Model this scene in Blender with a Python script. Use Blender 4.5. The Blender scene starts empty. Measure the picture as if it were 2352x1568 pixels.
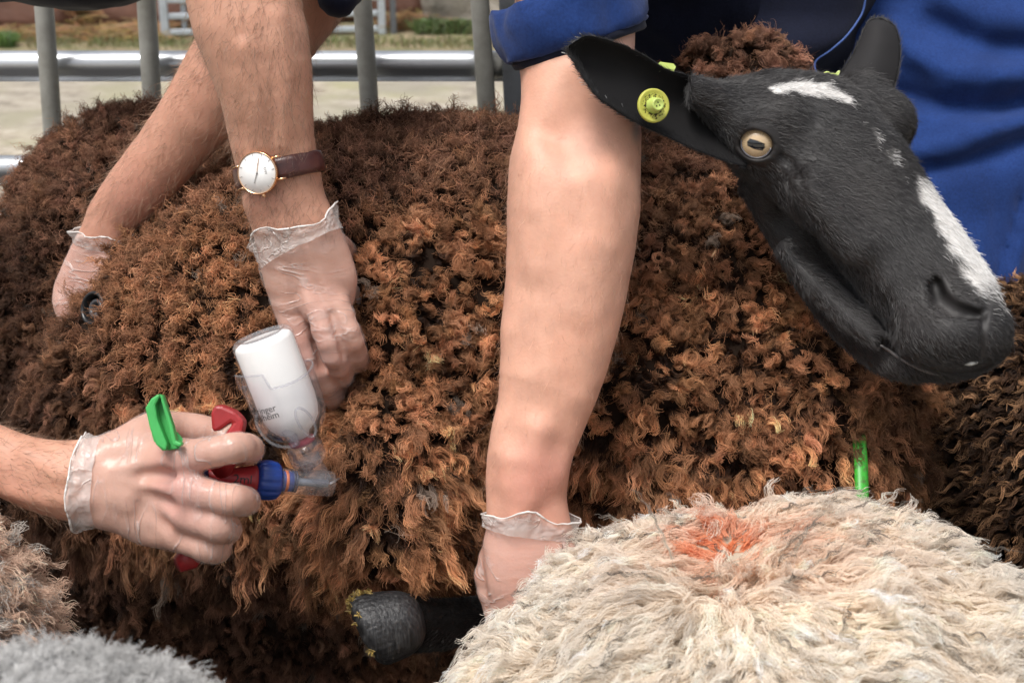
import bpy, bmesh, math, random
import numpy as np
import openvdb
from mathutils import Matrix, Vector

rng = np.random.default_rng(7)
random.seed(7)
sc = bpy.context.scene
col = sc.collection

# ------------------------------------------------------------------ camera
CAM_H, PITCH = 1.08, math.radians(20.0)
cam_d = bpy.data.cameras.new('camera')
cam_d.sensor_width = 36.0
cam_d.lens = 50.0
cam_d.clip_start = 0.05
cam_d.clip_end = 500.0
cam_d.dof.use_dof = True
cam_d.dof.focus_distance = 1.10
cam_d.dof.aperture_fstop = 13.0
cam = bpy.data.objects.new('camera', cam_d)
cam.location = (0, 0, CAM_H)
cam.rotation_euler = (math.pi / 2 - PITCH, 0, 0)
col.objects.link(cam)
sc.camera = cam

# ------------------------------------------------------------------ sky, sun, exposure (overcast day)
SUN_EL, SUN_AZ = math.radians(66.0), math.radians(-35.0)     # from above, behind the camera and to its left
world = bpy.data.worlds.new('World')
sc.world = world
world.use_nodes = True
wn = world.node_tree
wn.nodes.clear()
w_out = wn.nodes.new('ShaderNodeOutputWorld')
w_bg = wn.nodes.new('ShaderNodeBackground')
w_sky = wn.nodes.new('ShaderNodeTexSky')
w_sky.sky_type = 'NISHITA'
w_sky.sun_disc = False
w_sky.sun_elevation = SUN_EL
w_sky.sun_rotation = math.pi - SUN_AZ
w_sky.air_density = 1.0
w_sky.dust_density = 5.0
w_sky.ozone_density = 1.0
w_hsv = wn.nodes.new('ShaderNodeHueSaturation')      # cloud cover takes the blue out of the whole sky
w_hsv.inputs['Saturation'].default_value = 0.35
wn.links.new(w_sky.outputs[0], w_hsv.inputs['Color'])
wn.links.new(w_hsv.outputs[0], w_bg.inputs[0])
w_bg.inputs[1].default_value = 0.085
wn.links.new(w_bg.outputs[0], w_out.inputs[0])
sun_d = bpy.data.lights.new('sun', 'SUN')
sun_d.energy = 1.5
sun_d.angle = math.radians(20.0)
sun_d.color = (1.0, 0.965, 0.92)
sun = bpy.data.objects.new('sun', sun_d)
sdir = Vector((math.sin(SUN_AZ) * math.cos(SUN_EL), -math.cos(SUN_AZ) * math.cos(SUN_EL), math.sin(SUN_EL)))
sun.rotation_euler = sdir.to_track_quat('Z', 'Y').to_euler()
sun.location = (-2, -3, 6)
col.objects.link(sun)

sc.view_settings.view_transform = 'Standard'
sc.view_settings.look = 'None'
sc.view_settings.gamma = 1.0
sc.view_settings.use_curve_mapping = False
sc.view_settings.exposure = 0.90
sc.render.engine = 'CYCLES'
sc.cycles.use_denoising = True
sc.cycles.use_adaptive_sampling = True
sc.cycles.adaptive_threshold = 0.02
sc.cycles.max_bounces = 8
sc.cycles.diffuse_bounces = 5
sc.cycles.transparent_max_bounces = 24
sc.cycles.transmission_bounces = 10
sc.cycles_curves.shape = 'RIBBONS'
sc.cycles_curves.subdivisions = 1

# ------------------------------------------------------------------ geometry helpers
# Measurements were taken on the photograph at 2352 x 1568; a point is measured (u, v) plus its distance d in metres in front of the lens.
K = 0.72 / 2352
CR = np.array(Matrix.Rotation(math.pi / 2 - PITCH, 3, 'X'))
CP = np.array([0.0, 0.0, CAM_H])
UPC = np.array([0.0, math.cos(PITCH), math.sin(PITCH)])      # world up in the lens frame
DOWN = -UPC

def L(u, v, d):
    return np.array([(u - 1176) * K * d, (784 - v) * K * d, -d])

def LL(pts):
    return np.array([L(*p) for p in pts])

def PX(p):
    p = np.asarray(p)
    d = -p[..., 2]
    return p[..., 0] / (K * d) + 1176, 784 - p[..., 1] / (K * d)

def W(p):
    return np.asarray(p) @ CR.T + CP

def toL(w):
    return (np.asarray(w, float) - CP) @ CR

def onY(u, v, Y):
    r = CR @ np.array([(u - 1176) * K, (784 - v) * K, -1.0])
    return CP + r * (Y / r[1])

def onZ(u, v, Z):
    r = CR @ np.array([(u - 1176) * K, (784 - v) * K, -1.0])
    return CP + r * ((Z - CAM_H) / r[2])

def nrm(v):
    v = np.asarray(v, float)
    return v / (np.linalg.norm(v, axis=-1, keepdims=True) + 1e-12)

BASE = {}

def props(o, label=None, cat=None, group=None, kind=None):
    if label: o['label'] = label
    if cat: o['category'] = cat
    if group: o['group'] = group
    if kind: o['kind'] = kind
    return o

def thing(name, loc, label=None, cat=None, group=None, kind=None):
    o = bpy.data.objects.new(name, None)
    o.empty_display_size = 0.05
    o.location = tuple(loc)
    col.objects.link(o)
    BASE[o.name] = np.array(loc, float)
    return props(o, label, cat, group, kind)

def link(name, data, parent=None, loc=None):
    o = bpy.data.objects.new(name, data)
    col.objects.link(o)
    if parent is not None:
        o.parent = parent
        BASE[o.name] = BASE[parent.name]
    else:
        BASE[o.name] = np.array(loc if loc is not None else (0, 0, 0), float)
        o.location = tuple(BASE[o.name])
    return o

def setcol(me, c, name='col'):
    n = len(me.vertices)
    a = me.attributes.new(name, 'FLOAT_COLOR', 'POINT')
    c = np.asarray(c, np.float32)
    if c.shape[1] == 3:
        c = np.concatenate([c, np.ones((n, 1), np.float32)], 1)
    a.data.foreach_set('color', c.ravel())

def mesh(name, V, F, mat, parent=None, smooth=True, world=False, cols=None, kind=None, loc=None):
    """V in the lens frame (or world), F a list of polygons or an int array of quads/triangles -> one mesh object."""
    Vw = np.asarray(V, float) if world else W(V)
    if parent is None and loc is None:
        lo, hi = Vw.min(0), Vw.max(0)
        loc = np.array([(lo[0] + hi[0]) / 2, (lo[1] + hi[1]) / 2, lo[2]])
    b = BASE[parent.name] if parent is not None else np.array(loc, float)
    me = bpy.data.meshes.new(name)
    Vl = (Vw - b).astype(np.float32)
    if isinstance(F, np.ndarray):
        k = F.shape[1]
        me.vertices.add(len(Vl)); me.vertices.foreach_set('co', Vl.ravel())
        me.loops.add(F.size); me.loops.foreach_set('vertex_index', F.ravel().astype(np.int32))
        me.polygons.add(len(F)); me.polygons.foreach_set('loop_start', np.arange(0, F.size, k, dtype=np.int32))
        me.update(calc_edges=True)
    else:
        me.from_pydata(Vl.tolist(), [], [tuple(int(i) for i in f) for f in F])
    if smooth:
        me.polygons.foreach_set('use_smooth', np.ones(len(me.polygons), bool))
    if cols is not None:
        setcol(me, cols)
    me.materials.append(mat)
    me.validate()
    me.update()
    o = link(name, me, parent, None if parent is not None else loc)
    if kind: o['kind'] = kind
    return o

def tube(path, rad, n=12, cap=True, flat=None, up=(0, 0, 1)):
    """rings along a path -> V, F; rad is a number or one per point; flat = (radius across, radius along up) per point."""
    path = np.asarray(path, float)
    m = len(path)
    rad = np.broadcast_to(np.asarray(rad, float), (m,)) if flat is None else None
    T = np.gradient(path, axis=0) if m > 1 else np.array([[0, 0, 1.0]])
    T = nrm(T)
    u0 = np.array(up, float)
    if abs(T[0] @ u0) > 0.95:
        u0 = np.array([1.0, 0.2, 0.1])
    V = []
    a = np.arange(n) * 2 * math.pi / n
    prev = u0
    for i in range(m):
        s = nrm(np.cross(T[i], prev)); uu = np.cross(s, T[i]); prev = uu
        if flat is None:
            V.append(path[i] + rad[i] * (np.cos(a)[:, None] * s + np.sin(a)[:, None] * uu))
        else:
            V.append(path[i] + flat[i][0] * np.cos(a)[:, None] * s + flat[i][1] * np.sin(a)[:, None] * uu)
    V = np.concatenate(V)
    F = []
    for i in range(m - 1):
        for j in range(n):
            k = (j + 1) % n
            F.append((i * n + j, i * n + k, (i + 1) * n + k, (i + 1) * n + j))
    if cap:
        F.append(tuple(reversed(range(n))))
        F.append(tuple(range((m - 1) * n, m * n)))
    return V, F

def lathe(prof, a, axis, ref=(0, 0, 1), n=40, closed=True):
    """prof: (height along axis, radius) -> V, F around the line a + h*axis."""
    axis = nrm(axis)
    s = nrm(np.cross(axis, np.array(ref, float)))
    t = np.cross(axis, s)
    ang = np.arange(n) * 2 * math.pi / n
    ring = np.cos(ang)[:, None] * s + np.sin(ang)[:, None] * t
    V = np.concatenate([np.asarray(a) + h * axis + r * ring for h, r in prof])
    F = []
    for i in range(len(prof) - 1):
        for j in range(n):
            k = (j + 1) % n
            F.append((i * n + j, i * n + k, (i + 1) * n + k, (i + 1) * n + j))
    if closed:
        F.append(tuple(reversed(range(n))))
        F.append(tuple(range((len(prof) - 1) * n, len(prof) * n)))
    return V, F

def join(*vf):
    V, F, n = [], [], 0
    for v, f in vf:
        V.append(np.asarray(v, float)); F += [tuple(int(i) + n for i in p) for p in f]; n += len(v)
    return np.concatenate(V), F

def boxm(c, ax, ay, az, hx, hy, hz, bev=0.0):
    """a box with half sizes along three given axes; bev rounds its edges through an octagonal section."""
    c = np.asarray(c, float)
    ax, ay, az = nrm(ax), nrm(ay), nrm(az)
    bm = bmesh.new()
    bmesh.ops.create_cube(bm, size=2.0)
    for v in bm.verts:
        v.co = Vector((v.co.x * hx, v.co.y * hy, v.co.z * hz))
    if bev > 0:
        bmesh.ops.bevel(bm, geom=list(bm.edges), offset=bev, segments=2, affect='EDGES', profile=0.5)
    V = np.array([v.co for v in bm.verts]); bm.verts.index_update()
    F = [tuple(v.index for v in f.verts) for f in bm.faces]
    bm.free()
    M = np.stack([ax, ay, az])
    if np.linalg.det(M) < 0:
        F = [tuple(reversed(f)) for f in F]
    return c + V @ M, F

# ---- noise and implicit surfaces
_NT = np.random.default_rng(3).random((32, 32, 32)).astype(np.float32)

def vnoise(p, scale, seed=0):
    q = np.asarray(p, np.float32) / scale + np.float32(seed * 7.31)
    i = np.floor(q).astype(np.int64)
    f = (q - i).astype(np.float32); f = f * f * (3 - 2 * f)
    i0, i1 = i & 31, (i + 1) & 31
    x0, y0, z0 = i0[..., 0], i0[..., 1], i0[..., 2]
    x1, y1, z1 = i1[..., 0], i1[..., 1], i1[..., 2]
    fx, fy, fz = f[..., 0], f[..., 1], f[..., 2]
    a = _NT[x0, y0, z0] * (1 - fx) + _NT[x1, y0, z0] * fx
    b = _NT[x0, y1, z0] * (1 - fx) + _NT[x1, y1, z0] * fx
    c = _NT[x0, y0, z1] * (1 - fx) + _NT[x1, y0, z1] * fx
    d = _NT[x0, y1, z1] * (1 - fx) + _NT[x1, y1, z1] * fx
    return ((a * (1 - fy) + b * fy) * (1 - fz) + (c * (1 - fy) + d * fy) * fz) * 2 - 1

def smin(a, b, k):
    h = np.clip(0.5 + 0.5 * (b - a) / k, 0, 1)
    return b + (a - b) * h - k * h * (1 - h)

def smax(a, b, k):
    return -smin(-a, -b, k)

def sstep(x, a, b):
    t = np.clip((x - a) / (b - a), 0, 1)
    return t * t * (3 - 2 * t)

def s_ball(p, c, r):
    return np.linalg.norm(p - np.asarray(c, np.float32), axis=-1) - r

def s_ell(p, c, r, R=None):
    q = p - np.asarray(c, np.float32)
    if R is not None:
        q = q @ np.asarray(R, np.float32).T          # rows of R: the ellipsoid's axes
    r = np.asarray(r, np.float32)
    k0 = np.linalg.norm(q / r, axis=-1)
    k1 = np.linalg.norm(q / (r * r), axis=-1)
    return k0 * (k0 - 1) / np.maximum(k1, 1e-6)

def s_cap(p, a, b, ra, rb):
    a = np.asarray(a, np.float32); b = np.asarray(b, np.float32)
    ab = b - a
    t = np.clip(((p - a) @ ab) / (ab @ ab), 0, 1)
    return np.linalg.norm(p - a - t[..., None] * ab, axis=-1) - (ra + (rb - ra) * t)

def s_chain(p, pts, rads, k=0.002):
    d = None
    for i in range(len(pts) - 1):
        e = s_cap(p, pts[i], pts[i + 1], rads[i], rads[i + 1])
        d = e if d is None else smin(d, e, k)
    return d

def s_loft(p, pts, wid, dep):
    """a limb: elliptic section along a smooth line; wid = half width across the picture, dep = half depth."""
    key = id(pts)
    if key not in _LOFT:
        A = spline(np.concatenate([np.asarray(pts, float), np.asarray(wid)[:, None], np.asarray(dep)[:, None]], 1), (len(pts) - 1) * 6 + 1)
        tg = nrm(np.gradient(A[:, :3], axis=0))
        sd = nrm(np.cross(tg, (0, 0, 1.0)))
        _LOFT[key] = (pts, np.concatenate([A, tg, sd, np.cross(sd, tg)], 1).astype(np.float32))
    A = _LOFT[key][1]
    n = len(pts)
    q = np.asarray(pts, np.float32)
    best = np.full(len(p), 1e9, np.float32); s = np.zeros(len(p), np.float32)
    for i in range(n - 1):
        ab = q[i + 1] - q[i]
        pa = p - q[i]
        t = np.clip((pa @ ab) / (ab @ ab), 0, 1)
        e = pa - t[:, None] * ab
        d2 = np.einsum('ij,ij->i', e, e)
        m = d2 < best
        best = np.where(m, d2, best); s = np.where(m, i + t, s)
    f = s * 6
    k = np.minimum(f.astype(np.int32), len(A) - 2); f = (f - k)[:, None]
    B = A[k] * (1 - f) + A[k + 1] * f
    d = p - B[:, :3]
    x = np.einsum('ij,ij->i', d, B[:, 8:11]); y = np.einsum('ij,ij->i', d, B[:, 11:14]); z = np.einsum('ij,ij->i', d, B[:, 5:8])
    rw, rd = B[:, 3], B[:, 4]
    rm = np.minimum(rw, rd)
    k0 = np.sqrt((x / rw) ** 2 + (y / rd) ** 2 + (z / rm) ** 2)
    k1 = np.sqrt((x / rw ** 2) ** 2 + (y / rd ** 2) ** 2 + (z / rm ** 2) ** 2)
    return np.where(k0 < 1e-3, -rm, k0 * (k0 - 1) / np.maximum(k1, 1e-6))
_LOFT = {}

def spline(pts, n):
    """Catmull-Rom through the rows of pts (any width) -> n rows."""
    P = np.asarray(pts, float)
    P = np.concatenate([2 * P[:1] - P[1:2], P, 2 * P[-1:] - P[-2:-1]])
    m = len(P) - 3
    t = np.linspace(0, m - 1e-6, n)
    i = t.astype(int); f = (t - i)[:, None]
    p0, p1, p2, p3 = P[i], P[i + 1], P[i + 2], P[i + 3]
    return 0.5 * (2 * p1 + (p2 - p0) * f + (2 * p0 - 5 * p1 + 4 * p2 - p3) * f ** 2 + (3 * p1 - p0 - 3 * p2 + p3) * f ** 3)

def sdf_mesh(f, lo, hi, h, coarse=4):
    """polygonise f(points)=0 inside the box lo..hi at step h, evaluating finely only near the surface."""
    lo = np.asarray(lo, float); hi = np.asarray(hi, float)
    nc = np.ceil((hi - lo) / (h * coarse)).astype(int) + 1
    hc = h * coarse
    g = np.stack(np.meshgrid(*[lo[i] + (np.arange(nc[i]) + 0.5) * hc - 0.5 * h for i in range(3)], indexing='ij'), -1).astype(np.float32)
    Fc = f(g.reshape(-1, 3)).reshape(nc)
    A = np.repeat(np.repeat(np.repeat(Fc, coarse, 0), coarse, 1), coarse, 2).astype(np.float32)
    near = np.abs(Fc) < 1.45 * hc
    ci = np.argwhere(near)
    off = np.stack(np.meshgrid(*[np.arange(coarse)] * 3, indexing='ij'), -1).reshape(-1, 3)
    for s in range(0, len(ci), 12000):
        idx = (ci[s:s + 12000, None, :] * coarse + off[None]).reshape(-1, 3)
        A[idx[:, 0], idx[:, 1], idx[:, 2]] = f((lo + idx * h).astype(np.float32))
    A = np.clip(A, -3 * h, 3 * h)
    for ax in range(3):                                    # close what reaches the box
        sl = [slice(None)] * 3; sl[ax] = 0; A[tuple(sl)] = 3 * h
        sl[ax] = -1; A[tuple(sl)] = 3 * h
    g = openvdb.FloatGrid(background=float(3 * h))
    g.copyFromArray(A.astype(np.float64))
    pts, quads = g.convertToQuads(isovalue=0.0)
    pts = np.asarray(pts, float); quads = np.asarray(quads).astype(np.int64)
    V = lo + pts * h
    # make the winding outward
    q = quads[:: max(1, len(quads) // 400)]
    c = V[q].mean(1)
    n = nrm(np.cross(V[q[:, 1]] - V[q[:, 0]], V[q[:, 2]] - V[q[:, 0]]))
    s = f((c + n * h).astype(np.float32)) - f((c - n * h).astype(np.float32))
    if np.sum(s) < 0:
        quads = quads[:, ::-1].copy()
    return V, quads

def vnormals(V, Q):
    n = np.cross(V[Q[:, 2]] - V[Q[:, 0]], V[Q[:, 3]] - V[Q[:, 1]]) if Q.shape[1] == 4 else np.cross(V[Q[:, 1]] - V[Q[:, 0]], V[Q[:, 2]] - V[Q[:, 0]])
    N = np.zeros_like(V)
    for k in range(Q.shape[1]):
        np.add.at(N, Q[:, k], n)
    return nrm(N)

def sample(V, Q, n, weight=None):
    """n points spread over the quads, with normals."""
    a, b, c, d = V[Q[:, 0]], V[Q[:, 1]], V[Q[:, 2]], V[Q[:, 3]]
    cr = np.cross(c - a, d - b)
    ar = np.linalg.norm(cr, axis=1) * 0.5
    if weight is not None:
        ar = ar * weight((a + b + c + d) / 4, nrm(cr))
    if ar.sum() <= 0:
        return np.zeros((0, 3)), np.zeros((0, 3))
    idx = np.searchsorted(np.cumsum(ar) / ar.sum(), rng.random(n))
    idx = np.minimum(idx, len(Q) - 1)
    s, t = rng.random((n, 1)), rng.random((n, 1))
    p = (a[idx] * (1 - s) + b[idx] * s) * (1 - t) + (d[idx] * (1 - s) + c[idx] * s) * t
    N = vnormals(V, Q)
    nn = nrm(N[Q[idx]].mean(1))
    return p, nn

def thin(p, r):
    """keep points about r apart (grid hashing) -> boolean mask."""
    key = np.floor(p / r).astype(np.int64)
    h = key[:, 0] * 73856093 ^ key[:, 1] * 19349663 ^ key[:, 2] * 83492791
    _, first = np.unique(h, return_index=True)
    m = np.zeros(len(p), bool); m[first] = True
    return m

def hair(name, P, R, C, mat, parent):
    """P (strands, points, 3) in the lens frame, R radius, C colour per point -> one curves object."""
    n, t = P.shape[:2]
    cu = bpy.data.hair_curves.new(name)
    cu.add_curves([t] * n)
    Pw = (W(P.reshape(-1, 3)) - BASE[parent.name]).astype(np.float32)
    cu.attributes['position'].data.foreach_set('vector', Pw.ravel())
    a = cu.attributes.get('radius') or cu.attributes.new('radius', 'FLOAT', 'POINT')
    a.data.foreach_set('value', np.broadcast_to(R, (n, t)).astype(np.float32).ravel())
    c = cu.attributes.new('col', 'FLOAT_COLOR', 'POINT')
    cc = np.ones((n, t, 4), np.float32); cc[..., :3] = C
    c.data.foreach_set('color', cc.ravel())
    cu.materials.append(mat)
    o = link(name, cu, parent)
    o['kind'] = 'stuff'
    return o

def frame(d):
    d = nrm(d)
    ref = np.where(np.abs(d[:, :1]) < 0.9, np.array([[1.0, 0, 0]]), np.array([[0, 1.0, 0]]))
    e1 = nrm(np.cross(d, ref))
    return e1, np.cross(d, e1)

def locks(p, d, length, R, S, T, amp, wl, droop=0.3, taper=0.5, frizz=0.0008, crimp=0.0005, crimp_wl=0.005, lenvar=0.35, seed=1, tuck=None):
    """wool locks: p roots, d directions, one lock = S crimped fibres round a curling axis."""
    r = np.random.default_rng(seed)
    M = len(p)
    t = np.linspace(0, 1, T)[None, :, None]
    e1, e2 = frame(d)
    length = np.broadcast_to(length, (M,))[:, None, None]; R = np.broadcast_to(R, (M,))
    amp = np.broadcast_to(amp, (M,))[:, None, None]; wl = np.broadcast_to(wl, (M,))[:, None, None]
    ph = r.random((M, 1, 1)) * 6.283
    sgn = np.where(r.random((M, 1, 1)) < 0.5, -1.0, 1.0)
    a = length * t / wl * 6.283 * sgn + ph
    ax = p[:, None] + d[:, None] * length * t + DOWN * length * droop * t ** 2
    if tuck is not None: ax = ax - tuck[:, None] * length * t ** 2
    ax = ax + amp * t ** 0.6 * (e1[:, None] * (np.cos(a) - np.cos(ph)) + e2[:, None] * (np.sin(a) - np.sin(ph)))
    ls = 1 - lenvar * r.random((M, S, 1, 1))
    rad = np.sqrt(r.random((M, S, 1))) ; th = r.random((M, S, 1)) * 6.283
    off = (rad * np.cos(th)) * e1[:, None] + (rad * np.sin(th)) * e2[:, None]
    tt = t[None] * ls                                             # M,S,T,1
    # resample the lock axis at each fibre's own length
    fi = tt[..., 0] * (T - 1); i0 = np.minimum(fi.astype(int), T - 2); fr = (fi - i0)[..., None]
    mi = np.arange(M)[:, None, None]
    P = ax[mi, i0] * (1 - fr) + ax[mi, i0 + 1] * fr
    P = P + off[:, :, None] * (R[:, None, None, None] * (1 - taper * tt))
    ca = tt * (length[:, None] / crimp_wl) * 6.283 + ph[:, None] + r.random((M, S, 1, 1)) * 1.6
    P = P + crimp * (np.cos(ca) * e1[:, None, None] + np.sin(ca * 0.93 + 1) * e2[:, None, None])
    for k in range(2):
        fa = tt * (4 + 9 * r.random((M, S, 1, 1))) + r.random((M, S, 1, 1)) * 6.283
        v = r.normal(size=(M, S, 1, 3))
        P = P + frizz * np.sin(fa) * v * (0.3 + tt)
    return P.reshape(M * S, T, 3), np.repeat(np.arange(M), S), (tt[..., 0]).reshape(M * S, T)
# ------------------------------------------------------------------ materials
def nodes_of(name):
    m = bpy.data.materials.new(name)
    m.use_nodes = True
    nt = m.node_tree
    bs = nt.nodes['Principled BSDF']
    return m, nt, bs

def noise_node(nt, scale, detail=4.0, rough=0.55, coord='Object', stretch=None, dist=0.0):
    tc = nt.nodes.new('ShaderNodeTexCoord')
    n = nt.nodes.new('ShaderNodeTexNoise')
    n.inputs['Scale'].default_value = scale
    n.inputs['Detail'].default_value = detail
    n.inputs['Roughness'].default_value = rough
    n.inputs['Distortion'].default_value = dist
    if stretch is not None:
        mp = nt.nodes.new('ShaderNodeMapping')
        mp.inputs['Scale'].default_value = stretch
        nt.links.new(tc.outputs[coord], mp.inputs[0]); nt.links.new(mp.outputs[0], n.inputs[0])
    else:
        nt.links.new(tc.outputs[coord], n.inputs[0])
    return n

def ramp(nt, src, stops):
    r = nt.nodes.new('ShaderNodeValToRGB')
    e = r.color_ramp.elements
    while len(e) < len(stops): e.new(0.5)
    for k, (pos, c) in enumerate(stops):
        e[k].position = pos
        e[k].color = (*c, 1.0) if len(c) == 3 else c
    nt.links.new(src, r.inputs[0])
    return r

def mixc(nt, fac, a, b, mode='MIX'):
    m = nt.nodes.new('ShaderNodeMix')
    m.data_type = 'RGBA'; m.blend_type = mode
    for sock, val in ((m.inputs[0], fac), (m.inputs[6], a), (m.inputs[7], b)):
        if isinstance(val, (int, float)): sock.default_value = val
        elif isinstance(val, tuple): sock.default_value = (*val, 1.0) if len(val) == 3 else val
        else: nt.links.new(val, sock)
    return m.outputs[2]

def bump(nt, bs, src, strength, dist=0.001):
    b = nt.nodes.new('ShaderNodeBump')
    b.inputs['Strength'].default_value = strength
    b.inputs['Distance'].default_value = dist
    nt.links.new(src, b.inputs['Height'])
    nt.links.new(b.outputs[0], bs.inputs['Normal'])
    return b

def pmat(name, c, rough=0.5, metal=0.0, var=None, bmp=None, attr=False, spec=0.5, coat=0.0, sheen=0.0, sss=0.0, stretch=None):
    """principled material: var = (scale, second colour, low, high), bmp = (scale, strength, distance)."""
    m, nt, bs = nodes_of(name)
    bs.inputs['Roughness'].default_value = rough
    bs.inputs['Metallic'].default_value = metal
    bs.inputs['Specular IOR Level'].default_value = spec
    bs.inputs['Coat Weight'].default_value = coat
    bs.inputs['Sheen Weight'].default_value = sheen
    if sss:
        bs.inputs['Subsurface Weight'].default_value = sss
        bs.inputs['Subsurface Radius'].default_value = (0.9, 0.35, 0.2)
        bs.inputs['Subsurface Scale'].default_value = 0.006
    out = None
    if attr:
        at = nt.nodes.new('ShaderNodeAttribute'); at.attribute_name = 'col'
        out = at.outputs['Color']
    if var:
        n = noise_node(nt, var[0], 5.0, 0.6, stretch=stretch)
        r = ramp(nt, n.outputs[0], [(var[2], (0, 0, 0)), (var[3], (1, 1, 1))])
        out = mixc(nt, r.outputs[0], out if out is not None else tuple(c), tuple(var[1]), 'MIX')
    if out is not None: nt.links.new(out, bs.inputs['Base Color'])
    else: bs.inputs['Base Color'].default_value = (*c, 1.0)
    if bmp:
        n2 = noise_node(nt, bmp[0], 4.0, 0.6, stretch=stretch)
        bump(nt, bs, n2.outputs[0], bmp[1], bmp[2])
    return m

def fibre_mat(name, trans=0.25, gloss=0.04, rough=0.45):
    """wool, hair and straw: matt fibre that lets a little light through; colour comes from the fibre itself."""
    m = bpy.data.materials.new(name); m.use_nodes = True
    nt = m.node_tree; nt.nodes.clear()
    out = nt.nodes.new('ShaderNodeOutputMaterial')
    at = nt.nodes.new('ShaderNodeAttribute'); at.attribute_name = 'col'
    df = nt.nodes.new('ShaderNodeBsdfDiffuse'); tr = nt.nodes.new('ShaderNodeBsdfTranslucent'); gl = nt.nodes.new('ShaderNodeBsdfGlossy')
    gl.inputs['Roughness'].default_value = rough
    m1 = nt.nodes.new('ShaderNodeMixShader'); m1.inputs[0].default_value = trans
    m2 = nt.nodes.new('ShaderNodeMixShader'); m2.inputs[0].default_value = gloss
    nt.links.new(at.outputs[0], df.inputs[0]); nt.links.new(at.outputs[0], tr.inputs[0])
    nt.links.new(df.outputs[0], m1.inputs[1]); nt.links.new(tr.outputs[0], m1.inputs[2])
    nt.links.new(m1.outputs[0], m2.inputs[1]); nt.links.new(gl.outputs[0], m2.inputs[2])
    nt.links.new(m2.outputs[0], out.inputs[0])
    return m

M = {}
M['wool_fibre'] = fibre_mat('wool_fibre', 0.2, 0.015)
M['white_fibre'] = fibre_mat('white_fibre', 0.38, 0.01)
M['coat_fibre'] = fibre_mat('coat_fibre', 0.1, 0.085, 0.38)
M['skin_fibre'] = fibre_mat('skin_fibre', 0.2, 0.08)
M['straw_fibre'] = fibre_mat('straw_fibre', 0.2, 0.05)
M['fleece_skin'] = pmat('fleece_skin', (0.03, 0.018, 0.012), 0.9, attr=True, spec=0.1)
M['galvanised'] = pmat('galvanised', (0.37, 0.365, 0.335), 0.6, 0.1, var=(22.0, (0.23, 0.225, 0.195), 0.40, 0.72), bmp=(320.0, 0.25, 0.0006))
M['aluminium'] = pmat('aluminium', (0.66, 0.68, 0.71), 0.34, 0.75, var=(30.0, (0.48, 0.50, 0.53), 0.45, 0.75), bmp=(9.0, 0.06, 0.002), stretch=(0.15, 1, 1))
M['grey_paint'] = pmat('grey_paint', (0.13, 0.14, 0.155), 0.5, 0.2, var=(40.0, (0.09, 0.095, 0.10), 0.45, 0.7), bmp=(200.0, 0.2, 0.0005))
M['gate_zinc'] = pmat('gate_zinc', (0.50, 0.55, 0.60), 0.5, 0.3, var=(14.0, (0.38, 0.42, 0.46), 0.4, 0.7))
M['bale_film'] = pmat('bale_film', (0.22, 0.115, 0.085), 0.5, var=(5.0, (0.14, 0.072, 0.055), 0.35, 0.7), bmp=(9.0, 0.5, 0.02))
M['stone'] = pmat('stone', (0.40, 0.36, 0.31), 0.9, var=(9.0, (0.24, 0.22, 0.19), 0.42, 0.7), bmp=(22.0, 0.6, 0.02))

# ground: pale trodden paving with sand, moss in the joints and darker damp patches
m, nt, bs = nodes_of('trodden_paving')
n1 = noise_node(nt, 2.2, 6, 0.6); n2 = noise_node(nt, 9.0, 6, 0.65); n3 = noise_node(nt, 1.1, 3, 0.5, dist=0.6)
c1 = ramp(nt, n2.outputs[0], [(0.34, (0.22, 0.185, 0.14)), (0.50, (0.39, 0.34, 0.265)), (0.66, (0.52, 0.465, 0.38))])
c2 = ramp(nt, n1.outputs[0], [(0.48, (0, 0, 0)), (0.66, (1, 1, 1))])
c3 = ramp(nt, n3.outputs[0], [(0.42, (0, 0, 0)), (0.66, (0.65, 0.65, 0.65))])
a = mixc(nt, c2.outputs[0], c1.outputs[0], (0.33, 0.31, 0.19))
b = mixc(nt, c3.outputs[0], a, (0.27, 0.245, 0.21))
nt.links.new(b, bs.inputs['Base Color']); bs.inputs['Roughness'].default_value = 0.92
bump(nt, bs, n2.outputs[0], 0.5, 0.02)
M['paving'] = m
M['shaded_floor'] = pmat('shaded_floor', (0.017, 0.012, 0.009), 0.95, var=(30.0, (0.008, 0.006, 0.005), 0.4, 0.65), bmp=(60.0, 0.8, 0.02))  # near-black floor: the shade under the sheep is put into its colour
M['verge'] = pmat('verge', (0.27, 0.215, 0.135), 0.95, var=(6.0, (0.16, 0.17, 0.075), 0.42, 0.66), bmp=(30.0, 0.6, 0.02))

# ------------------------------------------------------------------ ground
g = mesh('ground', [(-60, -20, 0), (60, -20, 0), (60, 100, 0), (-60, 100, 0)], [(0, 1, 2, 3)], M['paving'], world=True, smooth=False, loc=(0, 0, 0)); g['kind'] = 'structure'
g = mesh('shaded_pen_floor', [(-2.6, -1.6, 0.004), (2.6, -1.6, 0.004), (2.6, 1.95, 0.004), (-2.6, 1.95, 0.004)], [(0, 1, 2, 3)], M['shaded_floor'], world=True, smooth=False, loc=(0, 0, 0)); g['kind'] = 'structure'  # dark sheet on the ground standing in for shade below the sheep
vs, fs = [], []
nx = 60
for i in range(nx + 1):
    x = -7 + 12 * i / nx
    vs += [(x, 6.55 + 0.12 * math.sin(i * 1.7) + 0.10 * random.random(), 0.004), (x, 12.0, 0.004)]
for i in range(nx):
    fs.append((2 * i, 2 * i + 2, 2 * i + 3, 2 * i + 1))
g = mesh('grass_verge', vs, fs, M['verge'], world=True, smooth=False, loc=(0, 0, 0)); g['kind'] = 'structure'

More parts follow.
